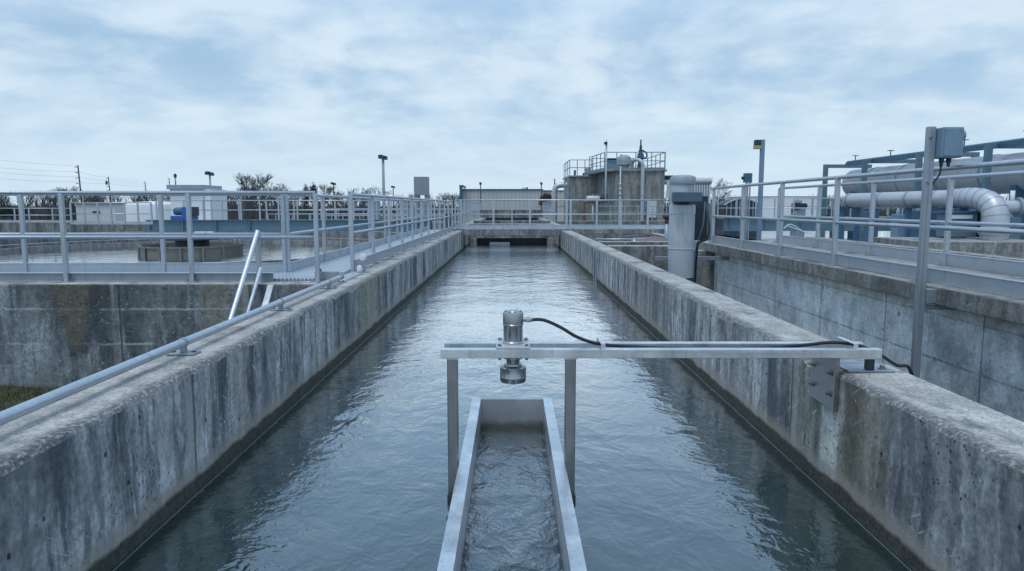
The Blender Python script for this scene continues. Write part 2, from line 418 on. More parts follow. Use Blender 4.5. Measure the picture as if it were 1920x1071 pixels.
def corrugated():
    g = G('beige_ribbed_cladding'); x = g.sep(g.pos)[0]
    w = g.math('PINGPONG', x, .28)
    c = g.mix(g.mr(w, .03, .06, .35, 0), (.46,.455,.435), (.26,.26,.25))
    c = g.mix(g.mr(g.noise(g.scl(g.pos, (.6,.6,.2)), 1, 4), .45, .7, 0, .25), c, (.30,.31,.31))
    g.set(Base_Color=c, Roughness=.55, Normal=g.bump(g.mr(w, .03, .07), .03)); return g.m
M['ribbed'] = corrugated()

def grating():
    g = G('perforated_deck'); o = g.sep(g.pos)
    a = g.math('PINGPONG', o[0], .024); b = g.math('PINGPONG', o[1], .07)
    h = g.math('MULTIPLY', g.mr(a, .008, .013), g.mr(b, .015, .03))
    c = g.mix(g.math('MULTIPLY', h, .9), (.50,.53,.56), (.16,.19,.22))
    g.set(Base_Color=c, Metallic=.3, Roughness=.45); return g.m
M['grating'] = grating()

def ground():
    g = G('yard_ground'); P = g.pos
    n = g.noise(P, .06, 5, .6); f = g.noise(P, 3, 5, .7)
    grass = g.mix(g.mr(f, .3, .7), (.055,.065,.03), (.16,.145,.075))
    grav = g.mix(g.mr(f, .3, .7), (.15,.15,.145), (.30,.29,.275))
    c = g.mix(g.mr(n, .44, .56), grass, grav)
    g.set(Base_Color=c, Roughness=.95, Normal=g.bump(f, .03)); return g.m
M['ground'] = ground()
def lawn():
    g = G('lawn_soil'); f = g.noise(g.pos, 9, 6, .7)
    g.set(Base_Color=g.mix(g.mr(f, .3, .7), (.02,.028,.012), (.075,.085,.035)), Roughness=.95, Normal=g.bump(f, .03)); return g.m
M['lawn'] = lawn()
def blades():
    g = G('grass_blades'); f = g.noise(g.pos, 2.2, 4, .6); q = g.noise(g.pos, 60, 2)
    c = g.mix(g.mr(f, .35, .65), (.035,.062,.018), (.10,.10,.04)); c = g.mix(g.mr(q, .55, .7, 0, .5), c, (.16,.14,.075))
    g.set(Base_Color=c, Roughness=.8); return g.m
M['blades'] = blades()

# ------------------------------------------------------------------ sky and light
SUN_EL, SUN_AZ = R(68), R(-150)          # high, behind the camera and to its left
w = bpy.data.worlds.new('World'); sc.world = w; w.use_nodes = True
nt = w.node_tree; N = nt.nodes; L = nt.links; bg = N['Background']
class WG(G):
    def __init__(s): s.nt = nt; s.N = N; s.L = L
g = WG()
sky = N.new('ShaderNodeTexSky'); sky.sky_type = 'NISHITA'; sky.sun_disc = False
sky.sun_elevation = SUN_EL; sky.sun_rotation = SUN_AZ
tc = N.new('ShaderNodeTexCoord'); dx, dy, dz = g.sep(tc.outputs['Generated'])
zz = g.math('ADD', g.math('MAXIMUM', dz, 0.0), .24)
pv = g.comb(g.math('DIVIDE', dx, zz), g.math('DIVIDE', dy, zz), 0.0)
warp = g.noise(g.scl(pv, .7, (3.1, 1.7, 0)), 1, 3, .5, 0, True)
ma = N.new('ShaderNodeVectorMath'); ma.operation = 'MULTIPLY_ADD'; L.new(warp, ma.inputs[0]); ma.inputs[1].default_value = (.45,.45,0); L.new(pv, ma.inputs[2])
c1 = g.noise(g.scl(ma.outputs[0], (1.9,1.75,1), (1.3, 4.2, 0)), 1, 5, .5)
c2 = g.noise(g.scl(ma.outputs[0], (5.2,5.0,1), (7.3, 2.2, 0)), 1, 6, .55)
cl = g.math('ADD', g.math('MULTIPLY', c1, .60), g.math('MULTIPLY', c2, .40))
f = g.mr(cl, .34, .64, 0, .94)
cloud = g.mix(f, (.375,.565,.775), (.735,.865,.965))
cloud = g.mix(g.mr(dz, .0, .20, .85, 0), cloud, (.650,.815,.945))
cloud = g.mix(g.mr(dz, -.25, -.02, 1, 0), cloud, (.10,.12,.13))
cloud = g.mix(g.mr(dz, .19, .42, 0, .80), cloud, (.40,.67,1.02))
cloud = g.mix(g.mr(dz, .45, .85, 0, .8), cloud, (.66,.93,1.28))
nis = g.mix(1.0, sky.outputs[0], (.10,.10,.10), 'MULTIPLY')
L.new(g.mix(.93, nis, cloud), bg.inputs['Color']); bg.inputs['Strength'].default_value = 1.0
sun = bpy.data.lights.new('sun', 'SUN'); so = bpy.data.objects.new('sun', sun); COL.objects.link(so)
sun.energy = 1.3; sun.angle = R(18); sun.color = (1.0, .965, .92)
sd = Vector((math.sin(SUN_AZ)*math.cos(SUN_EL), math.cos(SUN_AZ)*math.cos(SUN_EL), math.sin(SUN_EL)))
so.rotation_euler = (-sd).to_track_quat('-Z', 'Y').to_euler(); so.location = (0, -5, 30)
sc.view_settings.view_transform = 'Standard'; sc.view_settings.look = 'None'
sc.view_settings.exposure = 0.03; sc.view_settings.gamma = 1.0

# ================================================================== THE SETTING
GZ = -1.98; WZ = -.718
mb = MB(); E = 1500
mb.add([(-E,-40,GZ),(E,-40,GZ),(E,E*2,GZ),(-E,E*2,GZ)], [(0,1,2,3)])
struct(mb.build('ground', M['ground'], fix=False))
mb = MB(); nx, ny = 40, 24
for j in range(ny+1):
    for i in range(nx+1):
        x = -11+8.68*i/nx; y = 1.0+7.24*j/ny
        mb.v.append(Vector((x, y, -1.24+.05*mn.noise(Vector((x*1.3, y*1.3, 0))))))
mb.f = [(j*(nx+1)+i, j*(nx+1)+i+1, (j+1)*(nx+1)+i+1, (j+1)*(nx+1)+i) for j in range(ny) for i in range(nx)]; mb.sm = [True]*len(mb.f)
struct(mb.build('lawn', M['lawn'], fix=False))
mb = MB()
for i in range(26000):
    x = rnd.uniform(-9, -2.4); y = rnd.uniform(4.0, 8.22)
    if mn.noise(Vector((x*2.2, y*2.2, 5))) < -.25 and rnd.random() < .7: continue
    z = -1.24+.05*mn.noise(Vector((x*1.3, y*1.3, 0))); h = rnd.uniform(.03, .09); a = rnd.uniform(0, 6.28); q = .006
    lx, ly = rnd.uniform(-.04,.04), rnd.uniform(-.04,.04)
    mb.add([(x-q*math.cos(a), y-q*math.sin(a), z-.01), (x+q*math.cos(a), y+q*math.sin(a), z-.01), (x+lx, y+ly, z+h)], [(0,1,2)])
struct(mb.build('grass', M['blades'], fix=False), 'stuff')

mb = MB(); mb.add([(-1.84,.2,WZ),(1.84,.2,WZ),(1.84,50,WZ),(-1.84,50,WZ)], [(0,1,2,3)])
struct(mb.build('channel_water', M['water'], fix=False))

# channel walls: swept profile with a chipped upper edge
def channel_wall(side, xin, xout, y0, y1, ztop, mat, name, label, seed, near=14.0, zb=-1.7):
    ys = []; y = y0
    while y < y1:
        ys.append(y); y += .035 if y < 7 else .07 if y < near else .5
    ys.append(y1)
    cols = [zb, -.75, -.6, -.4, -.2, -.06]
    mb = MB(); prof_n = None
    for y in ys:
        def nz(k, s=1.0): return mn.noise(Vector((y*s, k*7.3+seed, seed*1.7)))
        fade = 1 if y < near else .3
        chip = max(0, nz(1, 2.3)-.15)*.075*fade+max(0, nz(2, 9)-.05)*.026*fade
        row = []
        for i, z in enumerate(cols):
            row.append((xin+.004*nz(10+i, 1.2), z+ztop if z > -.3 else z))
        ch = .022
        row.append((xin+.003*nz(3, 3), ztop-ch-chip*.9+.004*nz(4, 14)*fade))
        row.append((xin+ch*.45+chip*.5+.003*nz(5, 16)*fade, ztop-ch*.35-chip*.35+.003*nz(6, 15)*fade))
        row.append((xin+ch+chip+.006*nz(7, 11)*fade, ztop-.001))
        row.append((xin+.07+chip, ztop+.002*nz(8, 5)))
        row.append(((xin+xout)/2, ztop+.004*nz(9, 1.5)))
        row.append((xout-.03, ztop-.002)); row.append((xout, ztop-.025)); row.append((xout, zb))
        prof_n = len(row)
        for x, z in row: mb.v.append(Vector((side*x, y, z)))
    for j in range(len(ys)-1):
        for i in range(prof_n-1):
            mb.f.append((j*prof_n+i, j*prof_n+i+1, (j+1)*prof_n+i+1, (j+1)*prof_n+i)); mb.sm.append(6 > i or i > 8)
    for j in (0, len(ys)-1):
        mb.f.append(tuple(j*prof_n+i for i in range(prof_n))); mb.sm.append(False)
    return tag(mb.build(name, mat), label, 'wall')
channel_wall(-1, 1.808, 2.32, .4, 26.25, 0, M['chan_l'], 'channel_wall', 'streaked concrete channel wall with a grey pipe lying along its top', 3)
channel_wall(1, 1.808, 2.22, .4, 26.25, 0, M['chan_r'], 'channel_wall', 'stained concrete channel wall carrying the steel bracket plate of the sensor frame', 11)
channel_wall(-1, 1.808, 2.32, 27.3, 50, .06, M['chan_l'], 'channel_wall', 'concrete channel wall beyond the footbridge on the side of the posts in close file', 5, 0)
channel_wall(1, 1.808, 2.22, 27.3, 50, .06, M['chan_r'], 'channel_wall', 'concrete channel wall beyond the footbridge on the side of the concrete tower', 6, 0)
for s, lb in ((-1, 'thin pale wire along the waterline under the wall with the grey pipe'), (1, 'thin pale wire along the waterline under the wall with the bracket plate')):
    mb = MB(); pts = [(s*(1.795+.004*mn.noise(Vector((y*.7, s, 0)))), y, WZ+.004+.003*mn.noise(Vector((y*.5, s, 3)))) for y in [.5+.5*i for i in range(51)]]
    mb.tube(pts, .0013, 6); tag(mb.build('guide_wire', M['galv']), lb, 'wire', 'waterline wires')

# steel gate guide let into the right wall
t = thing('gate_guide', 'dark steel gate guide set upright in the channel wall', 'gate guide', (1.80, 15.1, -.8))
mb = MB().box(1.775, 1.81, 14.98, 15.02, -.85, -.05).box(1.775, 1.81, 15.28, 15.32, -.85, -.05); mb.build('guide_flange', M['galv'], t, .004)
mb = MB().box(1.79, 1.81, 15.02, 15.28, -.85, -.06); mb.build('guide_plate', M['dark'], t)

# ------------------------------------------------------------------ railings
def railing(label, a, b, ts, h=1.095, mid=.54, r=.024, pw=.05, toe=None, mat='rail', plates=True, group='walkway railings', name='railing', n=10, posts_h=None, pd=None):
    a, b = Vector(a), Vector(b); d = (b-a); Ln = d.length; d.normalize(); up = Vector((0,0,1)); sd_ = Vector((d.y, -d.x, 0)).normalized()
    t = thing(name, label, 'railing', a, group)
    MB().tube([a+up*(h-r), b+up*(h-r)], r, n).build('top_rail', M[mat], t)
    if mid: MB().tube([a+up*mid, b+up*mid], r*.92, n).build('mid_rail', M[mat], t)
    if isinstance(ts, int): ts = [Ln*i/(ts-1) for i in range(ts)]
    for q in ts:
        p = a+d*q
        m = MB(); w2 = pw/2; dp = (pd or pw)/2
        vs = []
        for z in (.0, h-r*1.4):
            for i, j in ((-1,-1),(1,-1),(1,1),(-1,1)): vs.append(p+d*(i*w2)+sd_*(j*dp)+up*z)
        m.add(vs, [(3,2,1,0),(4,5,6,7),(0,1,5,4),(1,2,6,5),(2,3,7,6),(3,0,4,7)])
        po = m.build('post', M[mat], t, .006 if plates else 0)
        if plates:
            m = MB(); m.box(p.x-.075, p.x+.075, p.y-.06, p.y+.06, p.z+.001, p.z+.011)
            pl = m.build('base_plate', M['galv'], po, .002)
            for i in (-1, 1): MB().lathe([(.011,0),(.011,.012),(.005,.014),(.005,.03),(0,.03)], (p.x+i*.055, p.y, p.z+.011), 8).build('bolt', M['bolt'], po)
    if toe:
        z0, z1, off = toe
        m = MB(); vs = []
        for z in (z0, z1):
            for p, k in ((a, off-.006),(b, off-.006),(b, off+.006),(a, off+.006)): vs.append(p+sd_*k+up*z)
        m.add(vs, [(3,2,1,0),(4,5,6,7),(0,1,5,4),(1,2,6,5),(2,3,7,6),(3,0,4,7)])
        m.tube([a+sd_*off+up*z1, b+sd_*off+up*z1], .012, 6)
        m.build('toe_board', M[mat], t)
    return t

# cross wall on the left, with its walkway
mb = MB().box(-34, -2.32, 8.28, 9.62, -1.7, 0)
o = tag(mb.build('cross_wall', M['cross'], None, .02), 'stained grey concrete wall above the lawn, carrying the cross walkway', 'wall')
YN, YF = 8.50, 9.42
x1 = XX(596, 527, YN)
railing('near railing of the cross walkway, closest to the lawn, with open end post', (x1-1.52*9, YN, 0), (x1, YN, 0), [1.52*i for i in range(10)], toe=None)
# C-channel edge beam of the cross walkway
t = thing('edge_beam', 'long grey channel beam along the near edge of the cross walkway', 'beam', (-8, YN+.06, 0))
MB().box(-17, x1-.55, YN+.035, YN+.045, .006, .10).build('web', M['galv'], t)
MB().box(-17, x1-.55, YN+.0, YN+.09, .101, .111).build('flange', M['rail'], t)
MB().box(-17, x1-.55, YN+.0, YN+.09, -.006+.008, .012).build('flange', M['rail'], t)
xc = XX(540, 500, YF)
railing('far railing of the cross walkway, above the clarifier water', (xc-1.66-1.85*7, YF, 0), (xc-.03, YF, 0), [.0]+[1.85*i for i in range(1,8)]+[1.85*7+1.62], toe=(.01,.15,0))
mb = MB().box(-17, -2.36, YN+.1, YF-.02, .004, .03)
tag(mb.build('walkway_deck', M['grating']), 'perforated metal deck between the two cross walkway railings', 'deck', 'walkway decks')
# walkway along the left channel wall
mb = MB().box(-3.12, -2.26, YF-.015, 26.2, .004, .03)
tag(mb.build('walkway_deck', M['grating']), 'perforated metal deck running beside the channel wall to the footbridge', 'deck', 'walkway decks')
mb = MB().prism([(-3.15, 9.63), (-2.325, 9.63), (-2.325, 26.2), (-3.15, 26.2)], 'Z', -1.7, -.002)
tag(mb.build('walkway_wall', M['far_con']), 'concrete base wall under the metal deck beside the channel', 'wall')
y0 = 9.77
railing('railing on the channel wall top beside the perforated deck', (-2.215, y0, 0), (-2.215, y0+1.5*11, 0), [1.5*i for i in range(12)], toe=(.03,.16,.03))
railing('railing on the clarifier side of the perforated deck', (xc, YF+.03, 0), (xc-.05, 26.3, 0), [1.85*i for i in range(10)], toe=(.01,.15,0))
railing('close file of grey posts on the channel wall beyond the footbridge', (-2.2, 27.5, .06), (-2.2, 50, .06), 16, plates=False, n=6)

# access ladder rails
t = thing('access_ladder', 'bright sloping handrails and stringer stepping down from the cross walkway', 'ladder', (-3.03, 8.2, -1.2))
pt = PY(483, 434, 8.40); pb = pt+Vector((0,-1.9,-1.9)); ax = pt.x
MB().tube([pt, pb], .026, 12).build('handrail', M['railw'], t)
p2 = PY(489, 503, 8.38); MB().tube([p2, p2+Vector((0,-1.35,-1.35))], .021, 12).build('handrail', M['railw'], t)
MB().box(ax-.028, ax+.028, 8.37, 8.42, -.02, pt.z).build('post', M['rail'], t, .006)
MB().bar(pt+Vector((-.035,.05,.02)), pt+Vector((-.035,.05,-.62)), .018, .018).build('strut', M['rail'], t)
sx = XX(515, 536, 8.2)
m = MB().prism([(8.265,-.03),(8.265,.005),(8.16,.0),(7.0,-1.16),(7.0,-1.3),(7.1,-1.3)], 'X', sx-.012, sx)
m.prism([(8.18,.004),(7.0,-1.16),(7.0,-1.175),(8.18,-.012)], 'X', sx-.075, sx-.0125)
m.build('stringer', M['galv'], t, .003)


# pipe along the left wall
PXX, PZZ = -2.045, .073
t = thing('handrail_pipe', 'long smooth grey pipe lying on low stands along the channel wall top', 'pipe', (PXX, 4, 0))
yend = 8.34
MB().tube([(PXX, .6, PZZ), (PXX, yend, PZZ)], .0265, 20).build('pipe', M['rail'], t)
for yy in (2.45, 4.32, 6.18, 7.83):
    m = MB(); m.box(PXX-.085, PXX+.085, yy-.055, yy+.055, .002, .014)
    s_ = m.build('stand', M['galv'], t, .004)
    m = MB().tube([(PXX, yy, .012), (PXX, yy, .055)], .022, 14); m.build('stem', M['galv'], s_)
    m = MB().tube([(PXX, yy-.016, PZZ), (PXX, yy+.016, PZZ)], .0315, 20); m.build('collar', M['galv'], s_)
    for i in (-1,1): MB().lathe([(.016,.0),(.016,.005),(0,.005)], (PXX+i*.065, yy, .0145), 10).build('bolt', M['dark'], s_)
m = MB().tube([(PXX, yend-.02, PZZ), (PXX, yend+.05, PZZ)], .03, 14); m.tube([(PXX, yend+.051, PZZ), (PXX, yend+.08, PZZ)], .036, 14); m.build('end_cap', M['galv'], t)
t = thing('junction_box', 'small grey junction box on the wall beside the pipe end', 'box', (-2.27, 8.66, 0))
MB().box(-2.42, -2.14, 8.60, 8.70, .012, .115).build('body', M['galv'], t, .008)
MB().lathe([(.018,0),(.018,.02),(.008,.022),(.008,.035),(0,.035)], (-2.36, 8.65, .115), 10).build('knob', M['dark'], t)
t = thing('cable_tray', 'flat ribbed tray lying on the wall between pipe end and lamp stub', 'tray', (-2.08, 9.1, 0))
MB().box(-2.17, -2.02, 8.46, 9.55, .004, .022).build('tray', M['grating'], t)
MB().lathe([(0,-.05),(.035,-.035),(.04,0),(.03,.04),(0,.05)], (-2.06, 9.5, .07), 14).build('white_elbow', M['white'], t)
t = thing('lamp_stub', 'short bolted post with a small round white lamp on the wall', 'lamp', (-2.06, 9.72, 0))
MB().box(-2.09, -2.03, 9.69, 9.75, 0.012, .17).build('post', M['galv'], t, .004)
MB().box(-2.14, -1.98, 9.66, 9.78, .002, .012).build('base_plate', M['galv'], t)
MB().lathe([(.0,-.035),(.045,-.03),(.05,.0),(.045,.03),(0,.035)], (-2.06, 9.72, .21), 16, 'Y').build('lens', M['white'], t)

# ------------------------------------------------------------------ flume and sensor frame
FZ = -.49; YE = 5.08
t = thing('measuring_flume', 'open stainless steel flume trough standing in the channel water', 'flume', (0, 3, WZ-.3))
for s in (-1, 1):
    m = MB().box(min(s*.228, s*.292), max(s*.228, s*.292), .35, YE, FZ-.006, FZ)
    m.box(min(s*.228, s*.234), max(s*.228, s*.234), .35, YE, WZ-.3, FZ-.0062)
    m.box(min(s*.286, s*.292), max(s*.286, s*.292), .35, YE, FZ-.07, FZ-.0062)
    m.build('side_wall', M['steel_y'], t, .0022)
m = MB().box(-.2275, .2275, YE-.03, YE-.022, WZ-.3, FZ-.002); m.box(-.2275, .2275, YE-.022, YE+.025, FZ-.008, FZ-.001)
m.build('end_plate', M['steel_p'], t, .002)
mb = MB().add([(-.228,.3,WZ+.006),(.228,.3,WZ+.006),(.228,YE-.03,WZ+.006),(-.228,YE-.03,WZ+.006)], [(0,1,2,3)])
struct(mb.build('flume_water', M['flume'], fix=False))

t = thing('measuring_stand', 'stainless steel frame of two beams on legs reaching across to the wall', 'frame', (0, 3.9, WZ))
BY0, BY1 = 3.775, 3.955; BZ = .142; bw = .05
xl0, xr0 = XX(826, 660, BY0), XX(1655, 660, BY0)
MB().box(xl0, xr0, BY0, BY0+bw, BZ-bw, BZ).build('beam', M['steel_x'], t, .004)
MB().box(XX(833,650,BY1), XX(1620,650,BY1), BY1, BY1+bw, BZ-bw, BZ).build('beam', M['steel_x'], t, .004)
for px in (848, 1070):
    x = XX(px, 680, BY0+.01)
    lg = MB().box(x-.029, x+.029, BY0-.002+.005, BY0+.053, WZ-.3, BZ-bw-.001).build('leg', M['steel_z'], t, .005)
    MB().box(x-.034, x+.034, BY0-.006, BY0+.058, WZ-.3, WZ+.035).build('leg_boot', M['dark'], lg, .004)
    MB().box(x-.036, x+.036, BY0+.001, BY0+.054, BZ-bw-.006, BZ-bw-.0005).build('weld_plate', M['steel_x'], lg, .001)
# bracket plate on the inner wall face
yA, yB = 3.80, 4.14
pl = MB().box(1.788, 1.800, yA, yB, -.215, BZ-bw-.002).build('bracket_plate', M['steel_z'], t, .002)
MB().box(1.774, 1.787, yA-.006, yA+.012, -.215, BZ-bw-.002).build('stiffener', M['steel_z'], t, .001)
MB().box(1.80, 2.0, yA+.01, yA+.05, BZ-bw-.012, BZ-bw-.001).build('seat_bar', M['steel_x'], t, .001)
for y, z in ((yB-.04,-.01),(yB-.04,-.13),(yA+.07,-.01),(yA+.07,-.13)):
    MB().lathe([(.02,0),(.02,-.004),(.013,-.0045),(.013,-.016),(.007,-.0165),(.007,-.03),(0,-.03)], (1.788, y, z), 8, 'X').build('bolt', M['bolt'], pl)
MB().box(1.86, 2.12, 3.82, 4.06, .003, .013).build('base_plate', M['galv'], t, .003)
MB().box(1.97, 2.01, BY0+.06, BY0+.10, .014, BZ-bw).build('foot', M['dark'], t, .003)
MB().lathe([(.024,0),(.024,.006),(.013,.007),(.013,.02),(0,.02)], (2.07, 3.87, .013), 10).build('bolt', M['bolt'], t)
for px in (1127, 1590):
    x = XX(px, 650, BY0+.1)
    m = MB().box(x-.012, x+.012, BY0+.012, BY1+.03, BZ+.026, BZ+.030); m.box(x-.012, x+.012, BY0+.008, BY0+.012, BZ+.001, BZ+.030); m.box(x-.012, x+.012, BY1+.03, BY1+.034, BZ+.001, BZ+.030)
    m.build('cable_clip', M['railw'], t)

t = thing('level_sensor', 'round metal level sensor clamped between the beams above the flume', 'sensor', (0.008, 3.89, BZ))
cx, cy = .006, 3.89
m = MB().box(cx-.093, cx+.093, BY0+.002, BY1+bw-.002, BZ+.001, BZ+.013); fl = m.build('mounting_flange', M['railw'], t, .004)
for i in (-1,1):
    for j in (-1,1):
        MB().lathe([(.014,0),(.014,.003),(.010,.0035),(.010,.012),(0,.0125)], (cx+i*.074, cy+j*.088, BZ+.013), 6).build('bolt', M['bolt'], fl)
        MB().tube([(cx+i*.074, cy+j*.06, BZ-bw-.02), (cx+i*.074, cy+j*.06, BZ+.001)], .008, 8).build('stud', M['bolt'], fl)
MB().lathe([(.060,0),(.060,.008),(.0555,.012),(.0535,.014),(.0535,.098),(.0545,.100)], (cx, cy, BZ+.013), 40).build('body', M['sensor'], t)
cap = MB().lathe([(.0545,.100),(.057,.102),(.057,.108),(.0555,.110),(.0555,.114),(.057,.116),(.057,.168),(.0555,.174),(.050,.178),(.034,.179),(.032,.182),(.0,.183)], (cx, cy, BZ+.0135), 40).build('cap', M['sensor'], t)
for k in range(8): MB().lathe([(.005,0),(.005,.004),(0,.004)], (cx+.045*math.cos(k*.785+.3), cy+.045*math.sin(k*.785+.3), BZ+.0135+.1785), 8).build('screw', M['bolt'], cap)
MB().lathe([(.042,-.002),(.042,-.028),(.055,-.030),(.055,-.042),(.038,-.045),(.036,-.072),(.048,-.074),(.050,-.082),(.030,-.0825)], (cx, cy, BZ-.03), 36).build('neck', M['sensor'], t)
MB().lathe([(.04,-.0825),(.068,-.088),(.073,-.094),(.073,-.145),(.074,-.147),(.074,-.151),(.073,-.153),(.073,-.168),(.069,-.176),(.055,-.178),(.053,-.172),(0,-.172)], (cx, cy, BZ-.03), 44).build('horn', M['sensor'], t)
gl = MB().tube([(cx+.052, cy, BZ+.145), (cx+.075, cy, BZ+.145)], .013, 12)
gl.tube([(cx+.075, cy, BZ+.145), (cx+.092, cy, BZ+.145)], .017, 6); gl.tube([(cx+.092, cy, BZ+.145), (cx+.106, cy, BZ+.145)], .013, 12)
gl.build('cable_gland', M['bolt'], t)
# the cable
def spline(pts, n=10):
    pts = [Vector(p) for p in pts]; out = []
    P = [pts[0]*2-pts[1]]+pts+[pts[-1]*2-pts[-2]]
    for i in range(1, len(P)-2):
        for k in range(n):
            u = k/n; a, b, c, d = P[i-1:i+3]
            out.append(.5*((2*b)+(c-a)*u+(2*a-5*b+4*c-d)*u*u+(3*b-a-3*c+d)*u**3))
    return out+[pts[-1]]
cb = [(cx+.1, cy, BZ+.145), (cx+.17, cy, BZ+.143), (cx+.26, cy, BZ+.105), (cx+.36, cy+.01, BZ+.045), (cx+.47, cy+.015, BZ+.008), (.62, cy, BZ-.005), (1.0, cy, BZ-.02), (1.35, cy+.01, BZ-.02), (1.62, cy+.02, BZ-.005), (1.78, cy+.01, BZ+.014), (1.9, cy-.01, BZ+.008), (2.02, cy-.03, BZ-.03), (2.13, cy-.05, BZ-.10), (2.22, cy-.03, .012), (2.27, cy-.0, -.2), (2.28, cy+.05, -.9)]
tag(MB().tube(spline(cb), .0095, 10).build('sensor_cable', M['rubber']), 'black rubber cable from the sensor along the beams over the wall', 'cable')

# ------------------------------------------------------------------ right walkway, tank wall, post
SZ = .17; SX = 3.93
mb = MB().box(SX, 5.62, 1.2, 15.3, SZ-.165, SZ)
tag(mb.build('walkway_slab', M['slab'], None, .012), 'overhanging concrete walkway slab with worn lip above the pale wall', 'slab')
mb = MB().box(4.12, 5.4, 1.2, 14.3, -2.2, SZ-.166)
tag(mb.build('tank_wall', M['tankwall']), 'pale panelled concrete tank wall under the overhanging slab', 'wall')
mb = MB().box(3.80, 5.4, 14.302, 15.3, -2.2, SZ-.166)
tag(mb.build('tank_wall', M['far_con'], None, .01), 'dark concrete pier at the far end of the pale tank wall', 'wall')
railing('near railing of the raised concrete walkway, on the slab lip', (4.05, 1.66, SZ), (4.05, 1.66+1.8*7, SZ), [0, 1.8, 3.54, 5.28, 7.2, 9.0, 10.8, 12.6], h=1.12, toe=(.012,.14,.03), r=.025, pw=.055)
railing('far railing of the raised concrete walkway, one deck width behind', (5.42, 3.19, SZ), (5.42, 3.19+1.87*6, SZ), [1.87*i for i in range(7)], h=1.12, toe=(.012,.15,0), r=.025, pw=.055)
# strut post with instrument enclosure
PXp = PY(1722, 530, 6.45); qx = 3.80; qy = 6.52
t = thing('instrument_post', 'tall square steel post clamped to the slab lip, carrying a blue box', 'post', (qx, qy, -1.62))
zt = 1.63
qx = XX(1726, 540, qy)
m = MB().box(qx-.033, qx+.033, qy-.03, qy+.03, GZ, zt); m.build('post', M['galv'], t, .006)
m = MB().box(qx-.006, qx+.030, qy-.035, qy-.0305, -.2, zt-.01); m.build('strut_lip', M['galv'], t, .002)
for z in (zt-.1, zt-.5): MB().lathe([(.014,0),(.014,-.01),(0,-.012)], (qx-.018, qy-.03, z), 8, 'Y').build('bolt', M['bolt'], t)
MB().box(qx+.034, SX-.002, qy-.05, qy+.05, .02, .15).build('clamp_bracket', M['galv'], t, .004); MB().box(qx+.034, SX+.22, qy-.02, qy+.02, -.045, -.003).build('brace', M['boxgrey'], t, .004)
t = thing('instrument_box', 'blue grey weatherproof enclosure mounted at the head of the post', 'enclosure', (qx+.2, qy, 1.32))
bx0, bx1 = qx+.036, qx+.225; by0, by1 = qy-.13, qy+.09
MB().box(bx0, bx1, by0, by1, 1.345, 1.615).build('body', M['bluegrey'], t, .012)
MB().box(bx0+.012, bx1-.012, by0-.012, by0-.0005, 1.357, 1.603).build('cover', M['bluegrey'], t, .006)
for i in (bx0+.03, bx1-.03):
    for z in (1.375, 1.585): MB().lathe([(.008,0),(.008,-.005),(0,-.005)], (i, by0-.012, z), 8, 'Y').build('screw', M['bolt'], t)
for i in (.06, .125): MB().tube([(bx0+i, qy-.03, 1.348), (bx0+i, qy-.03, 1.31), (bx0+i, qy-.03, 1.305), (bx0+i, qy-.03, 1.27)], [.022,.022,.014,.014], 10).build('cable_gland', M['dark'], t)
MB().lathe([(.03,0),(.045,.02),(.045,.06),(.02,.075),(0,.075)], (bx1, qy-.02, 1.55), 14, 'X').build('sounder', M['bluegrey'], t)
MB().tube(spline([(bx0+.06, qy-.03, 1.275), (bx0+.05, qy-.03, 1.2), (bx0+.0, qy-.03, 1.12), (qx+.042, qy-.0, 1.06), (qx+.042, qy, .9)]), .008, 8).build('cable', M['rubber'], t)

# ------------------------------------------------------------------ vertical pump
PY_ = 13.0; pc = PY(1277, 470, PY_); pr = 23.5*PY_/F
t = thing('vertical_pump', 'thick grey upright pump column with blue box at its neck', 'pump', (pc.x, PY_, -.45))
z = lambda y: ZZ(y, PY_)
MB().lathe([(pr,z(520)),(pr,z(467)),(pr*1.03,z(466.7)),(pr*1.03,z(465)),(pr,z(464.5)),(pr,z(401.3)),(pr*1.04,z(401)),(pr*1.03,z(385)),(pr*.9,z(384))], (pc.x, PY_, 0), 40).build('column', M['pump'], t)
MB().lathe([(pr*.72,z(385)),(pr*.72,z(378))], (pc.x, PY_, 0), 28).build('collar', M['dark'], t)
MB().lathe([(pr*.86,z(378)),(pr*.86,z(344)),(pr*.9,z(343))], (pc.x-.02, PY_, 0), 32).build('motor', M['pump'], t)
MB().lathe([(pr*.98,z(346)),(pr*1.0,z(345)),(pr*1.0,z(334)),(pr*.92,z(331)),(pr*.6,z(328.5)),(0,z(328))], (pc.x+.0, PY_, 0), 32).build('motor_cover', M['pumpd'], t)
MB().box(XX(1263,370,PY_-.35), XX(1317,370,PY_-.35), PY_-.36, PY_-.17, z(379), z(361)).build('terminal_box', M['slate'], t, .012)
MB().tube([(pc.x-.22, PY_+.08, z(372)), (pc.x-.22, PY_+.08, z(338))], .06, 14).build('side_duct', M['pump'], t)
MB().lathe([(pr*1.1,z(530)),(pr*1.1,z(521))], (pc.x, PY_, 0), 32).build('base_ring', M['dark'], t)
MB().lathe([(pr*.7,-2.0),(pr*.7,z(530.5))], (pc.x, PY_, 0), 20).build('pedestal', M['dark'], t)
MB().tube(spline([(pc.x+.36, PY_-.2, z(378)), (pc.x+.35, PY_-.15, z(420)), (pc.x+.31, PY_, z(450)), (pc.x+.25, PY_-.0, z(480)), (pc.x+.25, PY_, z(540))]), .012, 8).build('cable', M['bluegrey'], t)
tag(MB().tube(spline([(pc.x+.48, PY_+.2, z(380)), (pc.x+.50, PY_, z(420)), (pc.x+.46, PY_-.05, z(447)), (pc.x+.33, PY_, z(455)), (pc.x+.29, PY_, z(475)), (pc.x+.29, PY_+.1, z(560))]), .022, 8).build('black_conduit', M['rubber']), 'thick black conduit drooping down beside the pump column', 'conduit')
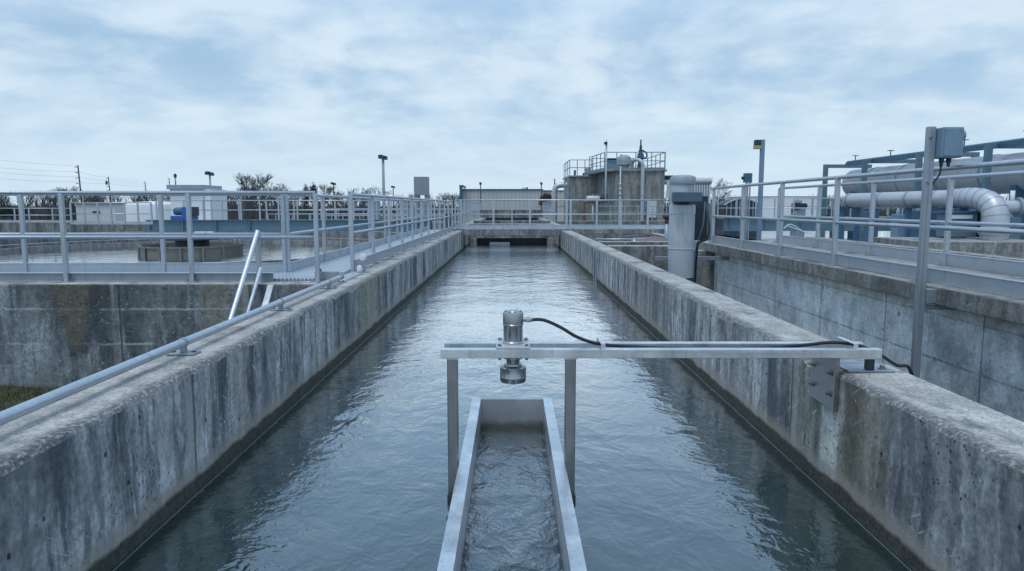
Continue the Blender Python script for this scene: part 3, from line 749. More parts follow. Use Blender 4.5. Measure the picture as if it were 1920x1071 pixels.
t = thing('pipe_bracket', 'grey horizontal steel bracket holding the pump column to its pit', 'bracket', (pc.x, PY_+.4, -.0))
MB().box(XX(1226,487,PY_+.5), 4.4, PY_+.35, PY_+.42, z(491), z(484)).build('arm', M['galv'], t, .004)
MB().box(pc.x+.30, pc.x+.36, PY_+.26, PY_+.32, -1.6, z(486)).build('upright', M['galv'], t, .004)

# cross walls and pit on the right behind the pump
mb = MB().box(2.222, 5.6, 16.1, 16.5, -2.2, 0); tag(mb.build('pit_wall', M['far_con'], None, .012), 'concrete pit wall directly behind the grey pump column', 'wall')
mb = MB().box(2.222, 4.6, 18.0, 18.35, -2.2, .0); tag(mb.build('pit_wall', M['far_con'], None, .012), 'second concrete pit wall in front of the pink panel', 'wall')
mb = MB().add([(2.222,18.36,-.42),(7,18.36,-.42),(7,26.2,-.42),(2.222,26.2,-.42)], [(0,1,2,3)]); struct(mb.build('pit_water', M['pond'], fix=False))
t = thing('scum_box', 'faded pink and grey steel box standing in the pit water', 'tank', (4.2, 21, -.45))
a = PY(1184, 441, 21); b = PY(1243, 441, 21); zb = -.5
MB().prism([(a.x,-.1),(a.x+.08,-.02),(b.x-.2,-.0),(b.x,-.04),(b.x,zb),(a.x,zb)], 'Y', 21, 21.05).build('panel', M['pink'], t)
MB().prism([(XX(1160,436,23), 22.2),(XX(1228,432,23), 23.4),(XX(1228,432,23), 23.2),(XX(1165,436,23), 22.0)], 'Z', -.08, -.03).build('trough_lip', M['skirt'], t)
MB().box(b.x, b.x+.25, 21.0, 23, zb, .03).build('side_wall', M['far_con'], t)
t = thing('float_rail', 'thin pale horizontal rod over the pit water with a stub', 'rod', (2.9, 20, -.3))
MB().tube([(2.4,20.5,-.05),(3.9,20.5,-.05)], .02, 8).build('rod', M['rail'], t); MB().tube([(3.55,20.5,-.5),(3.55,20.5,-.05)], .03, 8).build('stub', M['rail'], t)
t = thing('rusty_standpipe', 'short standpipe with rusty cap just before the pump column', 'pipe', (XX(1249,440,20), 20, -.4))
xx = XX(1250,430,20); MB().tube([(xx,20,-.5),(xx,20,.42)], .06, 10).build('pipe', M['galv'], t); MB().tube([(xx,20,.42),(xx,20,.55)], .07, 10).build('cap', M['red'], t); MB().tube([(xx,20,.55),(xx,20,.66)], .12, 10).build('valve_head', M['dark'], t)

# ------------------------------------------------------------------ footbridge and weir
BR = 26.3
t = thing('footbridge', 'concrete footbridge slab crossing the channel', 'bridge', (1, BR, 0))
MB().box(-2.35, 2.25, BR, BR+.95, -.19, .05).build('slab', M['far_con'], t, .01)
MB().box(2.252, 6.6, BR+.0, BR+.95, -.12, .05).build('slab', M['far_con'], t, .01)
railing('near railing of the concrete footbridge', (-2.1, BR+.08, .05), (6.3, BR+.08, .05), [0.2,1.41,2.77,4.13,4.28,5.25,6.1,7.15,8.3], toe=(.01,.15,0), plates=False, r=.026, pw=.07)
railing('far railing of the concrete footbridge', (-2.1, BR+.9, .05), (6.3, BR+.9, .05), [0.3,2.1,4.2,6.3,8.2], toe=(.01,.12,0), plates=False, r=.02, pw=.05, mat='farrail')
YW = 30.0
t = thing('weir_wall', 'concrete weir wall with dark gate openings under the footbridge', 'weir', (0, YW, -1))
MB().box(-1.80, 1.80, YW, YW+.5, -.46, .15).build('header', M['far_con'], t, .01)
for s in (-1,1): MB().box(min(s*1.5,s*1.80), max(s*1.5,s*1.80), YW-.3, YW+.45, WZ-.5, -.462).build('pier', M['far_con'], t, .01)
MB().box(-1.498, 1.498, YW+.46, YW+.49, WZ-.5, -.463).build('gate', M['dark'], t)
MB().box(-.95, -.1, YW+.1, YW+.14, WZ-.2, WZ+.09).build('stop_board', M['galv'], t)
tag(MB().box(-1.8, 1.8, 33.0, 33.4, -.35, .22).build('cross_beam', M['far_con'], None, .01), 'concrete cross beam over the channel just beyond the footbridge', 'beam')
t = thing('end_basin', 'dark concrete headwall closing the far end of the channel', 'wall', (0, 50, -1))
MB().box(-2.6, 2.6, 50, 50.6, -1.5, .05).build('headwall', M['dark'], t); MB().box(-2.8, 2.8, 49.9, 50.7, .052, .62).build('coping_beam', M['far_con'], t)
railing('thin railing across the far end of the channel', (-3, 52, .3), (4.2, 52, .3), 7, plates=False, r=.03, pw=.05, mat='farrail', n=6)
railing('railing on the channel wall beyond the footbridge, tower side', (2.15, 36, .06), (2.15, 50, .06), 11, plates=False, n=6, mat='farrail')

# ------------------------------------------------------------------ left clarifier
CX, CY, CR = -18.1, 40.0, 12.1; CWZ = -1.74
t = thing('clarifier_tank', 'big round concrete clarifier tank with low rim behind the cross walkway', 'tank', (CX, CY, -2.5))
MB().arc(CX, CY, CR, CR+.4, -2.6, -1.42, 0, 2*math.pi, 96).build('rim_wall', M['far_con'], t)
MB().arc(CX, CY, CR+1.0, CR+1.4, -2.6, -.92, R(-35), R(200), 90).build('outer_wall', M['far_con'], t)
MB().arc(CX, CY, CR-.65, CR-.45, -2.2, -1.58, 0, 2*math.pi, 96).build('weir_trough', M['slab'], t)
mb = MB(); mb.v = [Vector((CX+(CR-.001)*math.cos(2*math.pi*i/96), CY+(CR-.001)*math.sin(2*math.pi*i/96), -1.55)) for i in range(96)]; 
mb.f = [tuple(range(96))]; mb.sm = [False]
for v in mb.v: v.z = CWZ
struct(mb.build('clarifier_water', M['pond'], fix=False))
t = thing('feed_well', 'round weathered feed well skirt floating at the clarifier centre', 'feed well', (CX, CY, CWZ))
fr = 2.62
MB().arc(CX, CY, fr, fr+.06, CWZ-.3, CWZ+.44, 0, 2*math.pi, 48).build('skirt', M['skirt'], t)
MB().arc(CX, CY, fr+.061, fr+.14, CWZ+.38, CWZ+.47, 0, 2*math.pi, 48).build('lip', M['skirt'], t)
for k in range(6):
    a = R(-150+24*k); MB().box(CX+(fr+.06)*math.cos(a)-.05, CX+(fr+.06)*math.cos(a)+.05, CY+(fr+.06)*math.sin(a)-.14, CY+(fr+.06)*math.sin(a)-.02, CWZ, CWZ+.46).build('bracket', M['skirt'], t)
MB().lathe([(.9,CWZ+.2),(.9,CWZ+.7),(1.5,CWZ+.75),(1.5,CWZ+1.05)], (CX, CY, 0), 24).build('turntable', M['dark'], t)
for px in (283, 440, 450): 
    xq = XX(px, 455, CY-1); MB().tube([(xq, CY-1, CWZ+.5), (xq, CY-1, CWZ+1.1)], .04, 8).build('hanger', M['rail'], t)
zd = ZZ(413, CY); zb_ = ZZ(432, CY)
t = thing('clarifier_bridge', 'blue steel girder bridge reaching over the clarifier to its centre', 'bridge', (CX, CY, zb_))
bx0, bx1 = XX(285,420,CY), -4.6
m = MB().box(bx0, bx1, CY-.62, CY-.59, zb_, zd); m.box(bx0, bx1, CY-.75, CY-.46, zd+.001, zd+.03); m.box(bx0, bx1, CY-.75, CY-.46, zb_-.03, zb_-.001)
for i in range(9): m.box(bx0+.2+i*1.85, bx0+.24+i*1.85, CY-.74, CY-.621, zb_, zd)
m.build('girder', M['blue'], t)
m = MB().box(bx0, bx1, CY+.59, CY+.62, zb_, zd); m.build('girder', M['blue'], t)
MB().box(bx0, bx1, CY-.59, CY+.59, zd-.02, zd).build('deck', M['grating'], t)
railing('near handrail of the blue girder bridge over the clarifier', (bx0+3.2, CY-.6, zd+.03), (bx1, CY-.6, zd+.03), 13, plates=False, r=.035, pw=.07, mat='rail', n=6, h=1.1)
railing('far handrail of the blue girder bridge over the clarifier', (bx0, CY+.6, zd+.03), (bx1, CY+.6, zd+.03), 11, plates=False, r=.03, pw=.07, mat='farrail', n=6, h=1.1)
x_ = XX(300,400,CY)
railing('railing of the walkway joining the clarifier centre from behind', (XX(133,400,36), 36, ZZ(421,36)), (XX(284,400,36), 36, ZZ(421,36)), 7, plates=False, r=.03, pw=.07, mat='rail', n=6, h=1.13, toe=(.0,.14,0))
t = thing('drive_motor', 'bright blue gear motor on the clarifier bridge centre', 'motor', (XX(350,400,CY), CY, zd))
q = lambda px, py: PY(px, py, CY-.2)
a = q(344, 388); b = q(355, 412); MB().box(a.x, b.x, CY-.5, CY+.1, zd+.03, a.z).build('gearbox', M['bluem'], t, .05)
MB().lathe([(.2,0),(.22,.1),(.22,.5),(.15,.55),(0,.55)], (a.x-.5, CY-.2, zd+.5), 16, 'X').build('motor', M['blued'], t)
MB().box(a.x-.6, b.x+.3, CY-.55, CY+.3, zd+.031, zd+.25).build('base', M['bluem'], t, .02)
MB().box(b.x+.1, b.x+.45, CY-.5, CY+.1, zd+.25, zd+.75).build('coupling_guard', M['dark'], t, .03)
# white control building behind it
YB = 52.0
t = thing('control_cabin', 'pale boxy cabin with flat overhanging roof behind the blue motor', 'cabin', (XX(358,400,YB), YB, GZ))
a, b = XX(321,400,YB), XX(396,400,YB); zr = ZZ(355,YB)
MB().box(a, b, YB, YB+3, GZ, zr).build('wall', M['white'], t); MB().box(a-.1, XX(385,400,YB), YB-.3, YB+3.2, zr+.002, ZZ(347,YB)).build('roof', M['galv'], t)
MB().box(XX(384,400,YB)-.03, XX(384,400,YB)+.03, YB-.02, YB-.002, GZ, zr-.1).build('seam', M['boxgrey'], t)
t = thing('beacon', 'small dark beacon on a thin rod above the cabin roof', 'beacon', (XX(329,347,YB+1), YB+1, zr))
xq = XX(329,340,YB+1); MB().tube([(xq,YB+1,ZZ(347,YB)),(xq,YB+1,ZZ(331,YB))], .05, 8).build('rod', M['galv'], t); MB().lathe([(0,0),(.1,.05),(.12,.2),(.06,.32),(0,.34)], (xq,YB+1,ZZ(333,YB)), 10).build('lamp', M['dark'], t)
# white storage dome, low building
YD = 62.0
t = thing('storage_tank', 'wide white storage tank with rounded shoulder behind the clarifier', 'tank', (XX(265,400,YD), YD+4, GZ))
rr = (XX(322,400,YD)-XX(212,400,YD))/2; zt_ = ZZ(379,YD)
MB().lathe([(rr,GZ),(rr,zt_-.55),(rr*.97,zt_-.2),(rr*.88,zt_-.02),(0,zt_+.1)], (XX(267,400,YD), YD+rr, 0), 48).build('shell', M['white'], t)
MB().arc(XX(267,400,YD), YD+rr, rr+.01, rr+.06, GZ+1.0, GZ+1.12, R(200), R(340), 30).build('band', M['boxgrey'], t)
YL = 70.0
t = thing('low_building', 'low whitish building with dark window slot beyond the clarifier', 'building', (XX(180,400,YL), YL, GZ))
MB().box(XX(143,400,YL), XX(216,400,YL), YL, YL+5, GZ, ZZ(383,YL)).build('wall', M['offwhite'], t)
MB().box(XX(143,400,YL)-.1, XX(216,400,YL)+.1, YL-.15, YL+5.1, ZZ(383,YL)+.002, ZZ(381,YL)).build('roof', M['boxgrey'], t)
MB().box(XX(174,400,YL), XX(188,400,YL), YL-.05, YL-.002, ZZ(400,YL), ZZ(396,YL)).build('window', M['dark'], t)
# left far wall with railing
YV = 54.0
tag(MB().box(XX(-60,400,YV), XX(131,400,YV), YV, YV+.5, GZ, ZZ(417,YV)).build('far_wall', M['far_con'], None, .02), 'far concrete tank wall with pale streaks at the picture edge', 'wall')
railing('far left railing standing on the streaked tank wall', (XX(-50,400,YV), YV+.2, ZZ(417,YV)), (XX(131,400,YV), YV+.2, ZZ(417,YV)), [1.0,3.0,4.1,5.9], plates=False, r=.035, pw=.07, mat='rail', n=6, toe=(0,.12,0))
# more far railings and tank walls between clarifier and footbridge
for i, (pa, pb_, Y, zz_, lb) in enumerate([(500, 860, 58, -1.0, 'railing on the low tank wall behind the clarifier bridge'), (600, 865, 68, -.6, 'railing on the second tank wall towards the ribbed building'), (690, 868, 80, -.1, 'farthest grey railing in front of the ribbed building')]):
    xa, xb = XX(pa,400,Y), XX(pb_,400,Y)
    tag(MB().box(xa, xb, Y, Y+.6, GZ, zz_).build('far_wall', M['far_con']), ['low concrete tank wall behind the clarifier bridge', 'second low concrete tank wall towards the ribbed building', 'farthest low concrete tank wall before the ribbed building'][i], 'wall', 'far tank walls')
    railing(lb, (xa, Y+.3, zz_), (xb, Y+.3, zz_), 10, plates=False, r=.04, pw=.07, mat='farrail', n=6, h=1.25)
    railing(lb.replace('railing', 'rear railing'), (xa, Y+2.2, zz_), (xb, Y+2.2, zz_), 12, plates=False, r=.04, pw=.07, mat='farrail', n=6, h=1.25)
tag(MB().box(XX(133,400,56), XX(560,400,56), 56, 56.5, GZ, -.55).build('far_wall', M['far_con']), 'low concrete wall in front of the white storage tank and pale cabin', 'wall', 'far tank walls')
# small gear seen across the far tank walls
for px, py, w_, h_, Y, mt, lb in ((424,404,8,16,55,'dark','upright dark cabinet right of the pale cabin'), (706,385,10,12,60,'boxgrey','grey meter box among the far railings'), (795,390,8,30,48,'boxgrey','narrow grey cabinet behind the deck railing'), (770,398,14,14,50,'bluegrey','blue grey pump housing behind the deck railing'), (840,410,12,18,44,'blued','dark blue valve cabinet near the footbridge end')):
    c = PY(px, py, Y); s_ = Y/F; t = thing('cabinet', lb, 'cabinet', (c.x, Y, c.z-h_*s_), 'far cabinets')
    MB().box(c.x-w_*s_/2, c.x+w_*s_/2, Y, Y+.5, GZ, c.z+h_*s_/2).build('body', M[mt], t, .02); MB().box(c.x-w_*s_/2-.04, c.x+w_*s_/2+.04, Y-.04, Y+.54, c.z+h_*s_/2+.001, c.z+h_*s_/2+.05).build('cap', M['galv'], t)

# tall grey metal box
YT = 75.0
t = thing('hopper_tower', 'tall grey sheet metal hopper box rising above the deck railing', 'hopper', (XX(789,360,YT), YT, GZ))
MB().box(XX(776,350,YT), XX(802,350,YT), YT, YT+1.5, ZZ(366,YT), ZZ(331.5,YT)).build('body', M['boxgrey'], t)
MB().box(XX(793,350,YT)-.03, XX(793,350,YT)+.03, YT-.03, YT-.002, ZZ(366,YT), ZZ(332,YT)).build('seam', M['galv'], t)
for a, b in ((776,785),(796,804)): MB().prism([(XX(a,366,YT), ZZ(366.3,YT)), (XX(b,366,YT), ZZ(366.3,YT)), (XX((a+b)/2+1,366,YT), GZ), (XX((a+b)/2-2,366,YT), GZ)], 'Y', YT+.1, YT+1.4).build('leg', M['boxgrey'], t)

# ------------------------------------------------------------------ building at the end
YR = 105.0
t = thing('ribbed_building', 'low beige ribbed metal building with dark blue eaves', 'building', (XX(950,380,YR), YR, GZ))
a, b = XX(864,375,YR), XX(1017,375,YR); b2 = XX(1062,375,YR); zt_ = ZZ(357,YR)
MB().box(a, b, YR, YR+14, GZ, zt_).build('wall', M['ribbed'], t)
MB().box(b+.002, b2, YR+1.5, YR+12, GZ, ZZ(358.5,YR)).build('wall', M['ribbed'], t)
MB().box(a-.15, b+.1, YR-.15, YR+14.1, zt_+.002, ZZ(354.5,YR)).build('eaves', M['blued'], t)
MB().box(b+.102, b2+.1, YR+1.4, YR+12.1, ZZ(358.5,YR)+.002, ZZ(356.5,YR)).build('eaves', M['blued'], t)
MB().box(XX(979,350,YR+4), XX(987,350,YR+4), YR+4, YR+6, ZZ(354.5,YR)+.003, ZZ(350,YR)).build('roof_vent', M['white'], t, .05)
MB().box(XX(987,350,YR+4)+.01, XX(990,350,YR+4), YR+4, YR+6, ZZ(354.5,YR)+.003, ZZ(350,YR)).build('roof_vent', M['blued'], t)
t = thing('roof_cowl', 'dark blue upright cowl at the corner of the ribbed building', 'cowl', (XX(864,350,YR-1), YR-1, GZ))
m = MB().box(XX(861.5,350,YR-1), XX(866.5,350,YR-1), YR-1, YR-.3, GZ, ZZ(352,YR)); m.box(XX(861,350,YR-1), XX(869,350,YR-1), YR-1.02, YR-.28, ZZ(352,YR)+.001, ZZ(347.5,YR)); m.build('duct', M['blued'], t)
MB().box(XX(869.5,350,YR), XX(874,350,YR), YR-.8, YR-.3, ZZ(354,YR), ZZ(349,YR)).build('fan_box', M['galv'], t)
def floodlight(px, ptop, Y, label, heads=1, base=GZ, pole=.09, hs=.35, mat='dark', polem='wood', name='light_pole'):
    c = PY(px, ptop, Y); t = thing(name, label, 'light pole', (c.x, Y, base), 'light poles')
    MB().tube([(c.x, Y, base), (c.x, Y, c.z-hs*.3)], [pole, pole*.75], 8).build('pole', M[polem], t)
    for s in ((-1, 1) if heads == 2 else (0,)):
        h = MB(); xx = c.x+s*hs*.6
        w_ = hs*.52
        h.prism([(xx-w_, c.z-hs*.95+s*hs*-.12), (xx+w_, c.z-hs*1.0-s*hs*.12), (xx+w_*.9, c.z-hs*.05-s*hs*.2), (xx-w_*.95, c.z+hs*.05-s*hs*.05)], 'Y', Y-hs*.7, Y+hs*.5)
        h.build('lamp_head', M[mat], t)
    return t
floodlight(901, 342, YR-3, 'thin dark light pole standing before the ribbed building wall', 1, hs=.34)
floodlight(1015, 342, YR-3, 'thin dark light pole at the end corner of the ribbed building', 1, hs=.34)
floodlight(718, 291.5, 55, 'tallest dark twin head floodlight pole above the deck railing', 2, hs=.3, pole=.13, polem='boxgrey')
floodlight(393, 322.5, 70, 'dark twin head floodlight pole right of the pale cabin', 2, hs=.34, pole=.12, polem='boxgrey')
floodlight(625, 342.5, 95, 'small far twin head light pole above the cross walkway end', 2, hs=.3, pole=.1)
floodlight(737, 349, 120, 'smallest far light pole between tall floodlight and grey hopper', 2, hs=.3, pole=.1)

# twiggy trees
def tree_mesh(seed, h=8.0, lv=5, spread=.5, n=3, leanup=.25, trunk=.022, nb=(3,4)):
    r = random.Random(seed); mb = MB()
    def br(p, d, ln, rad, l):
        pts = [p]; q = p.copy(); dd = d.copy(); k = 3 if l > 1 else 2
        for i in range(k):
            dd = (dd+Vector((r.uniform(-1,1), r.uniform(-1,1), r.uniform(-.3,.8)*leanup*2))*.14).normalized()
            q = q+dd*(ln/k); pts.append(q.copy())
        mb.tube(pts, [max(.0085, rad*(1-.5*i/k)) for i in range(k+1)], 5 if l >= lv-1 else n, False)
        if l <= 0: return
        for c in range(r.randint(*nb)):
            u = r.uniform(.35, 1.0) if l < lv else r.uniform(.3, 1.0)
            j = min(k-1, int(u*k)); base = pts[j].lerp(pts[j+1], u*k-j if u < 1 else 1)
            a = r.uniform(0, 6.28); sdv = Vector((math.cos(a), math.sin(a), 0))
            nd = (dd*(1-spread)+sdv*spread*r.uniform(.7,1.3)+Vector((0,0,leanup))).normalized()
            br(base, nd, ln*r.uniform(.52,.76), rad*.5, l-1)
    br(Vector((0,0,0)), Vector((0,0,1)), h*.38, h*trunk, lv)
    return mb
protos = []
for i in range(5):
    tb = tree_mesh(20+i, 8, 6, .40+.03*i, 3, .22, .02, (3,4) if i < 2 else (3,3))
    zt_ = max(v.z for v in tb.v); k = 8/zt_
    for v in tb.v: v *= k
    protos.append(tb)
tree_objs = []
spots = [(450,322,118,'tallest bare tree standing behind the cross walkway railing'),(478,338,122,'bare tree just right of the tallest one'),(512,336,120,'broad bare tree in the middle of the left row'),(531,344,128,'thin bare tree right of the broad one in the left row'),
 (552,342,124,'bare tree before the dark evergreen'),(600,344,128,'bare tree at the open end of the cross walkway railing'),(640,352,130,'small bare tree left of the tall floodlight pole'),(670,347,132,'faint bare tree in front of the deck railing posts'),
 (700,347,128,'bare tree touching the tall floodlight pole'),(826,360,150,'little bare tree left of the ribbed building'),(845,362,150,'bare tree next to the cowl of the ribbed building'),
 (1300,335,100,'bare tree just right of the pump column'),(1336,328,100,'rounded bare tree behind the raised walkway railing'),(1275,345,110,'bare tree partly behind the pump column'),(118,347,140,'bare tree over the far left railing'),(100,349,140,'small bare tree left of the first utility pole')]
for i, (px, py, Y, lb) in enumerate(spots):
    c = PY(px, py, Y); h = c.z-GZ
    if i < 5: o = protos[i].build('bare_tree', M['bark'], None, 0, 2, False); o.location = (0,0,0)
    else: o = tree_objs[i % 5].copy(); COL.objects.link(o)
    if i < 5:
        # keep the trunk foot at the object origin
        off = Vector((0,0,0)); me = o.data
        xs = [v.co for v in me.vertices]; cxm = sum((v for v in protos[i].v), Vector())/len(protos[i].v)
        lo = [min(v[k] for v in protos[i].v) for k in range(3)]; hi = [max(v[k] for v in protos[i].v) for k in range(3)]
        me.transform(Matrix.Translation(((lo[0]+hi[0])/2, (lo[1]+hi[1])/2, lo[2])))
    o.location = (c.x, Y, GZ); o.rotation_euler = (0,0,rnd.uniform(0,6.28)); k = h/8; o.scale = (k*rnd.uniform(1.2,1.5), k, k)
    tag(o, lb, 'tree', 'bare winter trees'); tree_objs.append(o)
# woodland along the horizon: one uncountable mass
low = [tree_mesh(60+i, 6, 3, .5, 3, .25, .02, (3,4)) for i in range(4)]
def woods(pxa, pxb, top, Y, n, name='woodland', mat='brush'):
    mb = MB()
    for i in range(n):
        px = rnd.uniform(pxa, pxb); yy = Y+rnd.uniform(0, 30); tp = top+rnd.uniform(-1, 9)
        c = PY(px, tp, yy); h = max(2.0, c.z-GZ); src = rnd.choice(low); zt_ = max(v.z for v in src.v); k = h/zt_; a = rnd.uniform(0,6.28); ca, sa = math.cos(a)*k, math.sin(a)*k
        mb.add([(c.x+v.x*ca-v.y*sa, yy+v.x*sa+v.y*ca, GZ+v.z*k) for v in src.v], src.f, False)
    # undergrowth
    for i in range(n*60):
        px = rnd.uniform(pxa, pxb); yy = Y+rnd.uniform(-2, 30); x = XX(px, 385, yy); h = rnd.uniform(1.2, 3.9)*(.6+.5*mn.noise(Vector((x*.12, 1, 0)))+.35); lx = rnd.uniform(-.5,.5); wd = rnd.uniform(.05,.16)
        mb.add([(x-wd, yy, GZ), (x+wd, yy, GZ), (x+lx, yy+.1, GZ+h)], [(0,1,2)])
    return struct(mb.build(name, M[mat], None, 0, 2, False), 'stuff')
woods(-60, 470, 356, 145, 120)
woods(420, 870, 359, 150, 90)
woods(1240, 1620, 362, 190, 80)
woods(1560, 2000, 362, 190, 40)
def bush(px, ptop, pbot, w_, Y, lb, mat, name='bush', n=900, leaf=.09, cat='bush'):
    a = PY(px, ptop, Y); b = PY(px, pbot, Y); h = (a.z-b.z); rx = w_*Y/F/2; mb = MB()
    for i in range(n):
        u = Vector((rnd.gauss(0,1), rnd.gauss(0,1), rnd.gauss(0,1))).normalized()*(rnd.random()**.45)
        k = 1+.25*mn.noise(u*2.3)
        p = Vector((a.x+u.x*rx*k, Y+u.y*rx*k, b.z+h*.5+u.z*h*.5*k)); d = Vector((rnd.uniform(-1,1), rnd.uniform(-1,1), rnd.uniform(-.4,1))).normalized(); s_ = d.cross(Vector((rnd.random(), .3, rnd.random()))).normalized()*leaf*.4
        mb.add([p-s_, p+s_, p+d*leaf*2.2], [(0,1,2)])
    t = thing(name, lb, cat, (a.x, Y, GZ)); mb.build('crown', M[mat], t, 0, 2, False)
    MB().tube([(a.x, Y, GZ), (a.x+.1, Y, b.z+h*.4)], [.12,.06], 6).build('trunk', M['bark'], t)
bush(1024, 362, 394, 26, 90, 'round brown leafless bush before the ribbed building', 'bushbrown', n=2600, leaf=.10)
bush(573, 346, 392, 12, 126, 'dark evergreen tree in the left row of bare trees', 'ever', 'evergreen_tree', 900, .16, 'tree')
bush(588, 343, 392, 14, 126, 'larger dark evergreen tree at the right of the left row', 'ever', 'evergreen_tree', 1200, .16, 'tree')
bush(20, 385, 408, 70, 110, 'dark green shrub clump beyond the far left railing', 'ever', n=1500, leaf=.2)

# utility poles and power lines
poles = []
for px, py, Y, lb in ((146,310,112,'tallest dark wooden utility pole left of centre of the wires'),(203,332,150,'second wooden utility pole carrying a small transformer'),(272,341,190,'third faint utility pole before the pale cabin'),(317,334,185,'fourth utility pole beside the cabin roof')):
    c = PY(px, py, Y); t = thing('utility_pole', lb, 'utility pole', (c.x, Y, GZ), 'utility poles')
    MB().tube([(c.x+.35, Y, GZ), (c.x, Y, c.z)], [.13, .10], 8).build('pole', M['wood'], t)
    for k in range(4): MB().tube([(c.x-.1, Y, c.z-.25-k*.85), (c.x-.5, Y, c.z-.3-k*.85)], .06, 5).build('insulator_arm', M['dark'], t)
    if px == 203: MB().tube([(c.x-.45, Y, c.z-1.6), (c.x-.45, Y, c.z-.8)], .22, 8).build('transformer', M['dark'], t)
    poles.append(c)
def wire(a, b, sag, lb):
    pts = [a.lerp(b, u/12)-Vector((0,0,sag*4*(u/12)*(1-u/12))) for u in range(13)]
    tag(MB().tube(pts, .013, 4, False).build('power_line', M['wire']), lb, 'power line', 'power lines')
for k, (ya, yb) in enumerate(((295,311),(311,322),(320,331.5),(332,341))):
    nm = ['topmost', 'second', 'third', 'lowest'][k]
    wire(PY(-60, ya-3, 105), Vector((poles[0].x, 112, ZZ(yb, 112))), .25, nm+' power line left of the tallest utility pole')
    if k: wire(Vector((poles[0].x, 112, ZZ(yb, 112))), Vector((poles[1].x, 150, ZZ(331+(k-1)*6, 150))), .25, nm+' power line between the first two utility poles')
    if k: wire(Vector((poles[1].x, 150, ZZ(331+(k-1)*6, 150))), Vector((poles[2].x, 190, ZZ(341+(k-1)*4, 190))), .3, nm+' power line between the second and third utility poles')

# ------------------------------------------------------------------ concrete tower with tanks
T1, T2 = 45.0, 50.0
def q1(px, py): return PY(px, py, T1)
xa, xb = XX(1154,350,T1), XX(1246,350,T1); zt1 = ZZ(318,T1)
t = thing('concrete_tower', 'blocky concrete tower with two flat roofs beyond the footbridge', 'tower', (xa, T1, GZ))
MB().prism([(xa, T1), (xb, T1), (xb, T1+6), (xa-.55, T1+6), (xa-.55, T1+4.9)], 'Z', GZ, zt1-.12).build('main_block', M['tower'], t, .02)
MB().prism([(xa-.75, T1-.1), (xb+.12, T1-.1), (xb+.12, T1+6.1), (xa-1.2, T1+6.1), (xa-1.2, T1+4.9)], 'Z', zt1-.118, zt1).build('roof_slab', M['tower'], t, .01)
xl, xm = XX(1068,350,T2), XX(1124,350,T2); zt2 = ZZ(329,T2)
MB().box(xl, xa-.552, T2, T2+5.6, GZ, zt2-.1).build('low_block', M['tower'], t, .02)
MB().box(xl-.1, xa-.553, T2-.1, T2+5.7, zt2-.098, zt2).build('roof_slab', M['galv'], t, .01)
for px in (1058.5, 1064): MB().box(XX(px,360,T2)-.03, XX(px,360,T2)+.06, T2-.1, T2-.0, GZ, zt2-.1).build('downpipe', M['galv'], t)
z_ = ZZ(364,T1+3); MB().box(XX(1121,364,T1+3), xa-.3, T1+2, T1+4.8, z_-.25, z_).build('side_ledge', M['tower'], t)
railing('dark railing round the lower tower roof', (xl, T2+.05, zt2), (xa-.9, T2+.05, zt2), 4, h=1.1, plates=False, r=.028, pw=.05, mat='darkrail', n=6, group='tower railings')
railing('dark railing along the left edge of the lower tower roof', (xl, T2+.1, zt2), (xl-.0, T2+5.4, zt2), 4, h=1.1, plates=False, r=.028, pw=.05, mat='darkrail', n=6, group='tower railings')
railing('dark railing along the sloping side of the higher tower roof', (xa-.7, T1+.1, zt1), (xa-1.15, T1+4.8, zt1), 5, h=1.1, plates=False, r=.028, pw=.05, mat='darkrail', n=6, group='tower railings', toe=(0,.12,0))
railing('dark railing along the front of the higher tower roof', (xa-.65, T1+.0, zt1), (xb, T1+.0, zt1), [0.05,.7,1.9,2.9,3.75], h=1.1, plates=False, r=.028, pw=.05, mat='darkrail', n=6, group='tower railings', toe=(0,.12,0))
railing('dark railing along the far right edge of the higher tower roof', (xb, T1+.1, zt1), (xb-.0, T1+5.8, zt1), 5, h=1.1, plates=False, r=.028, pw=.05, mat='darkrail', n=6, group='tower railings')
railing('dark railing along the back of the higher tower roof', (xa-.9, T1+5.9, zt1), (xb, T1+5.9, zt1), 5, h=1.1, plates=False, r=.028, pw=.05, mat='darkrail', n=6, group='tower railings')
t = thing('roof_fan', 'domed pale roof fan on the higher tower roof', 'fan', (XX(1170,310,T1+1), T1+1, zt1))
c = PY(1170, 310, T1+1)
MB().lathe([(.34,0),(.36,.2),(.5,.28),(.5,.55),(.42,.78),(.25,.9),(0,.93)], (c.x, T1+1, zt1+.05), 20).build('dome', M['galv'], t); MB().box(c.x-.45, c.x+.45, T1+.6, T1+1.4, zt1+.001, zt1+.05).build('curb', M['boxgrey'], t)
t = thing('roof_machine', 'grey boxed machinery behind the sloping tower railing', 'machine', (XX(1150,310,T1+2), T1+2.5, zt1))
c = PY(1150, 310, T1+2.5); MB().box(c.x-.5, c.x+.3, T1+2.2, T1+3, zt1, zt1+.75).build('housing', M['bluegrey'], t, .05); MB().box(c.x-.55, c.x+.55, T1+2.1, T1+3.1, zt1+.76, zt1+.84).build('hood', M['dark'], t); MB().lathe([(.12,0),(.12,.4),(.06,.5),(0,.5)], (c.x+.5, T1+2.4, zt1+.6), 10).build('stack', M['dark'], t)
t = thing('valve_actuator', 'tall blue valve actuator spindle on the tower roof', 'valve', (XX(1201,300,T1+.8), T1+.8, zt1))
c = PY(1201, 300, T1+.8)
MB().lathe([(.2,.0),(.2,.3),(.17,.32),(.17,.62),(.24,.64),(.24,.78),(.2,.8),(.2,.95),(.1,.98)], (c.x, T1+.8, zt1+.1), 14).build('body', M['blued'], t)
MB().lathe([(.12,.98),(.14,1.15),(.09,1.2),(.08,1.45),(.05,1.5),(.045,1.82),(0,1.84)], (c.x, T1+.8, zt1+.1), 12).build('spindle', M['dark'], t)
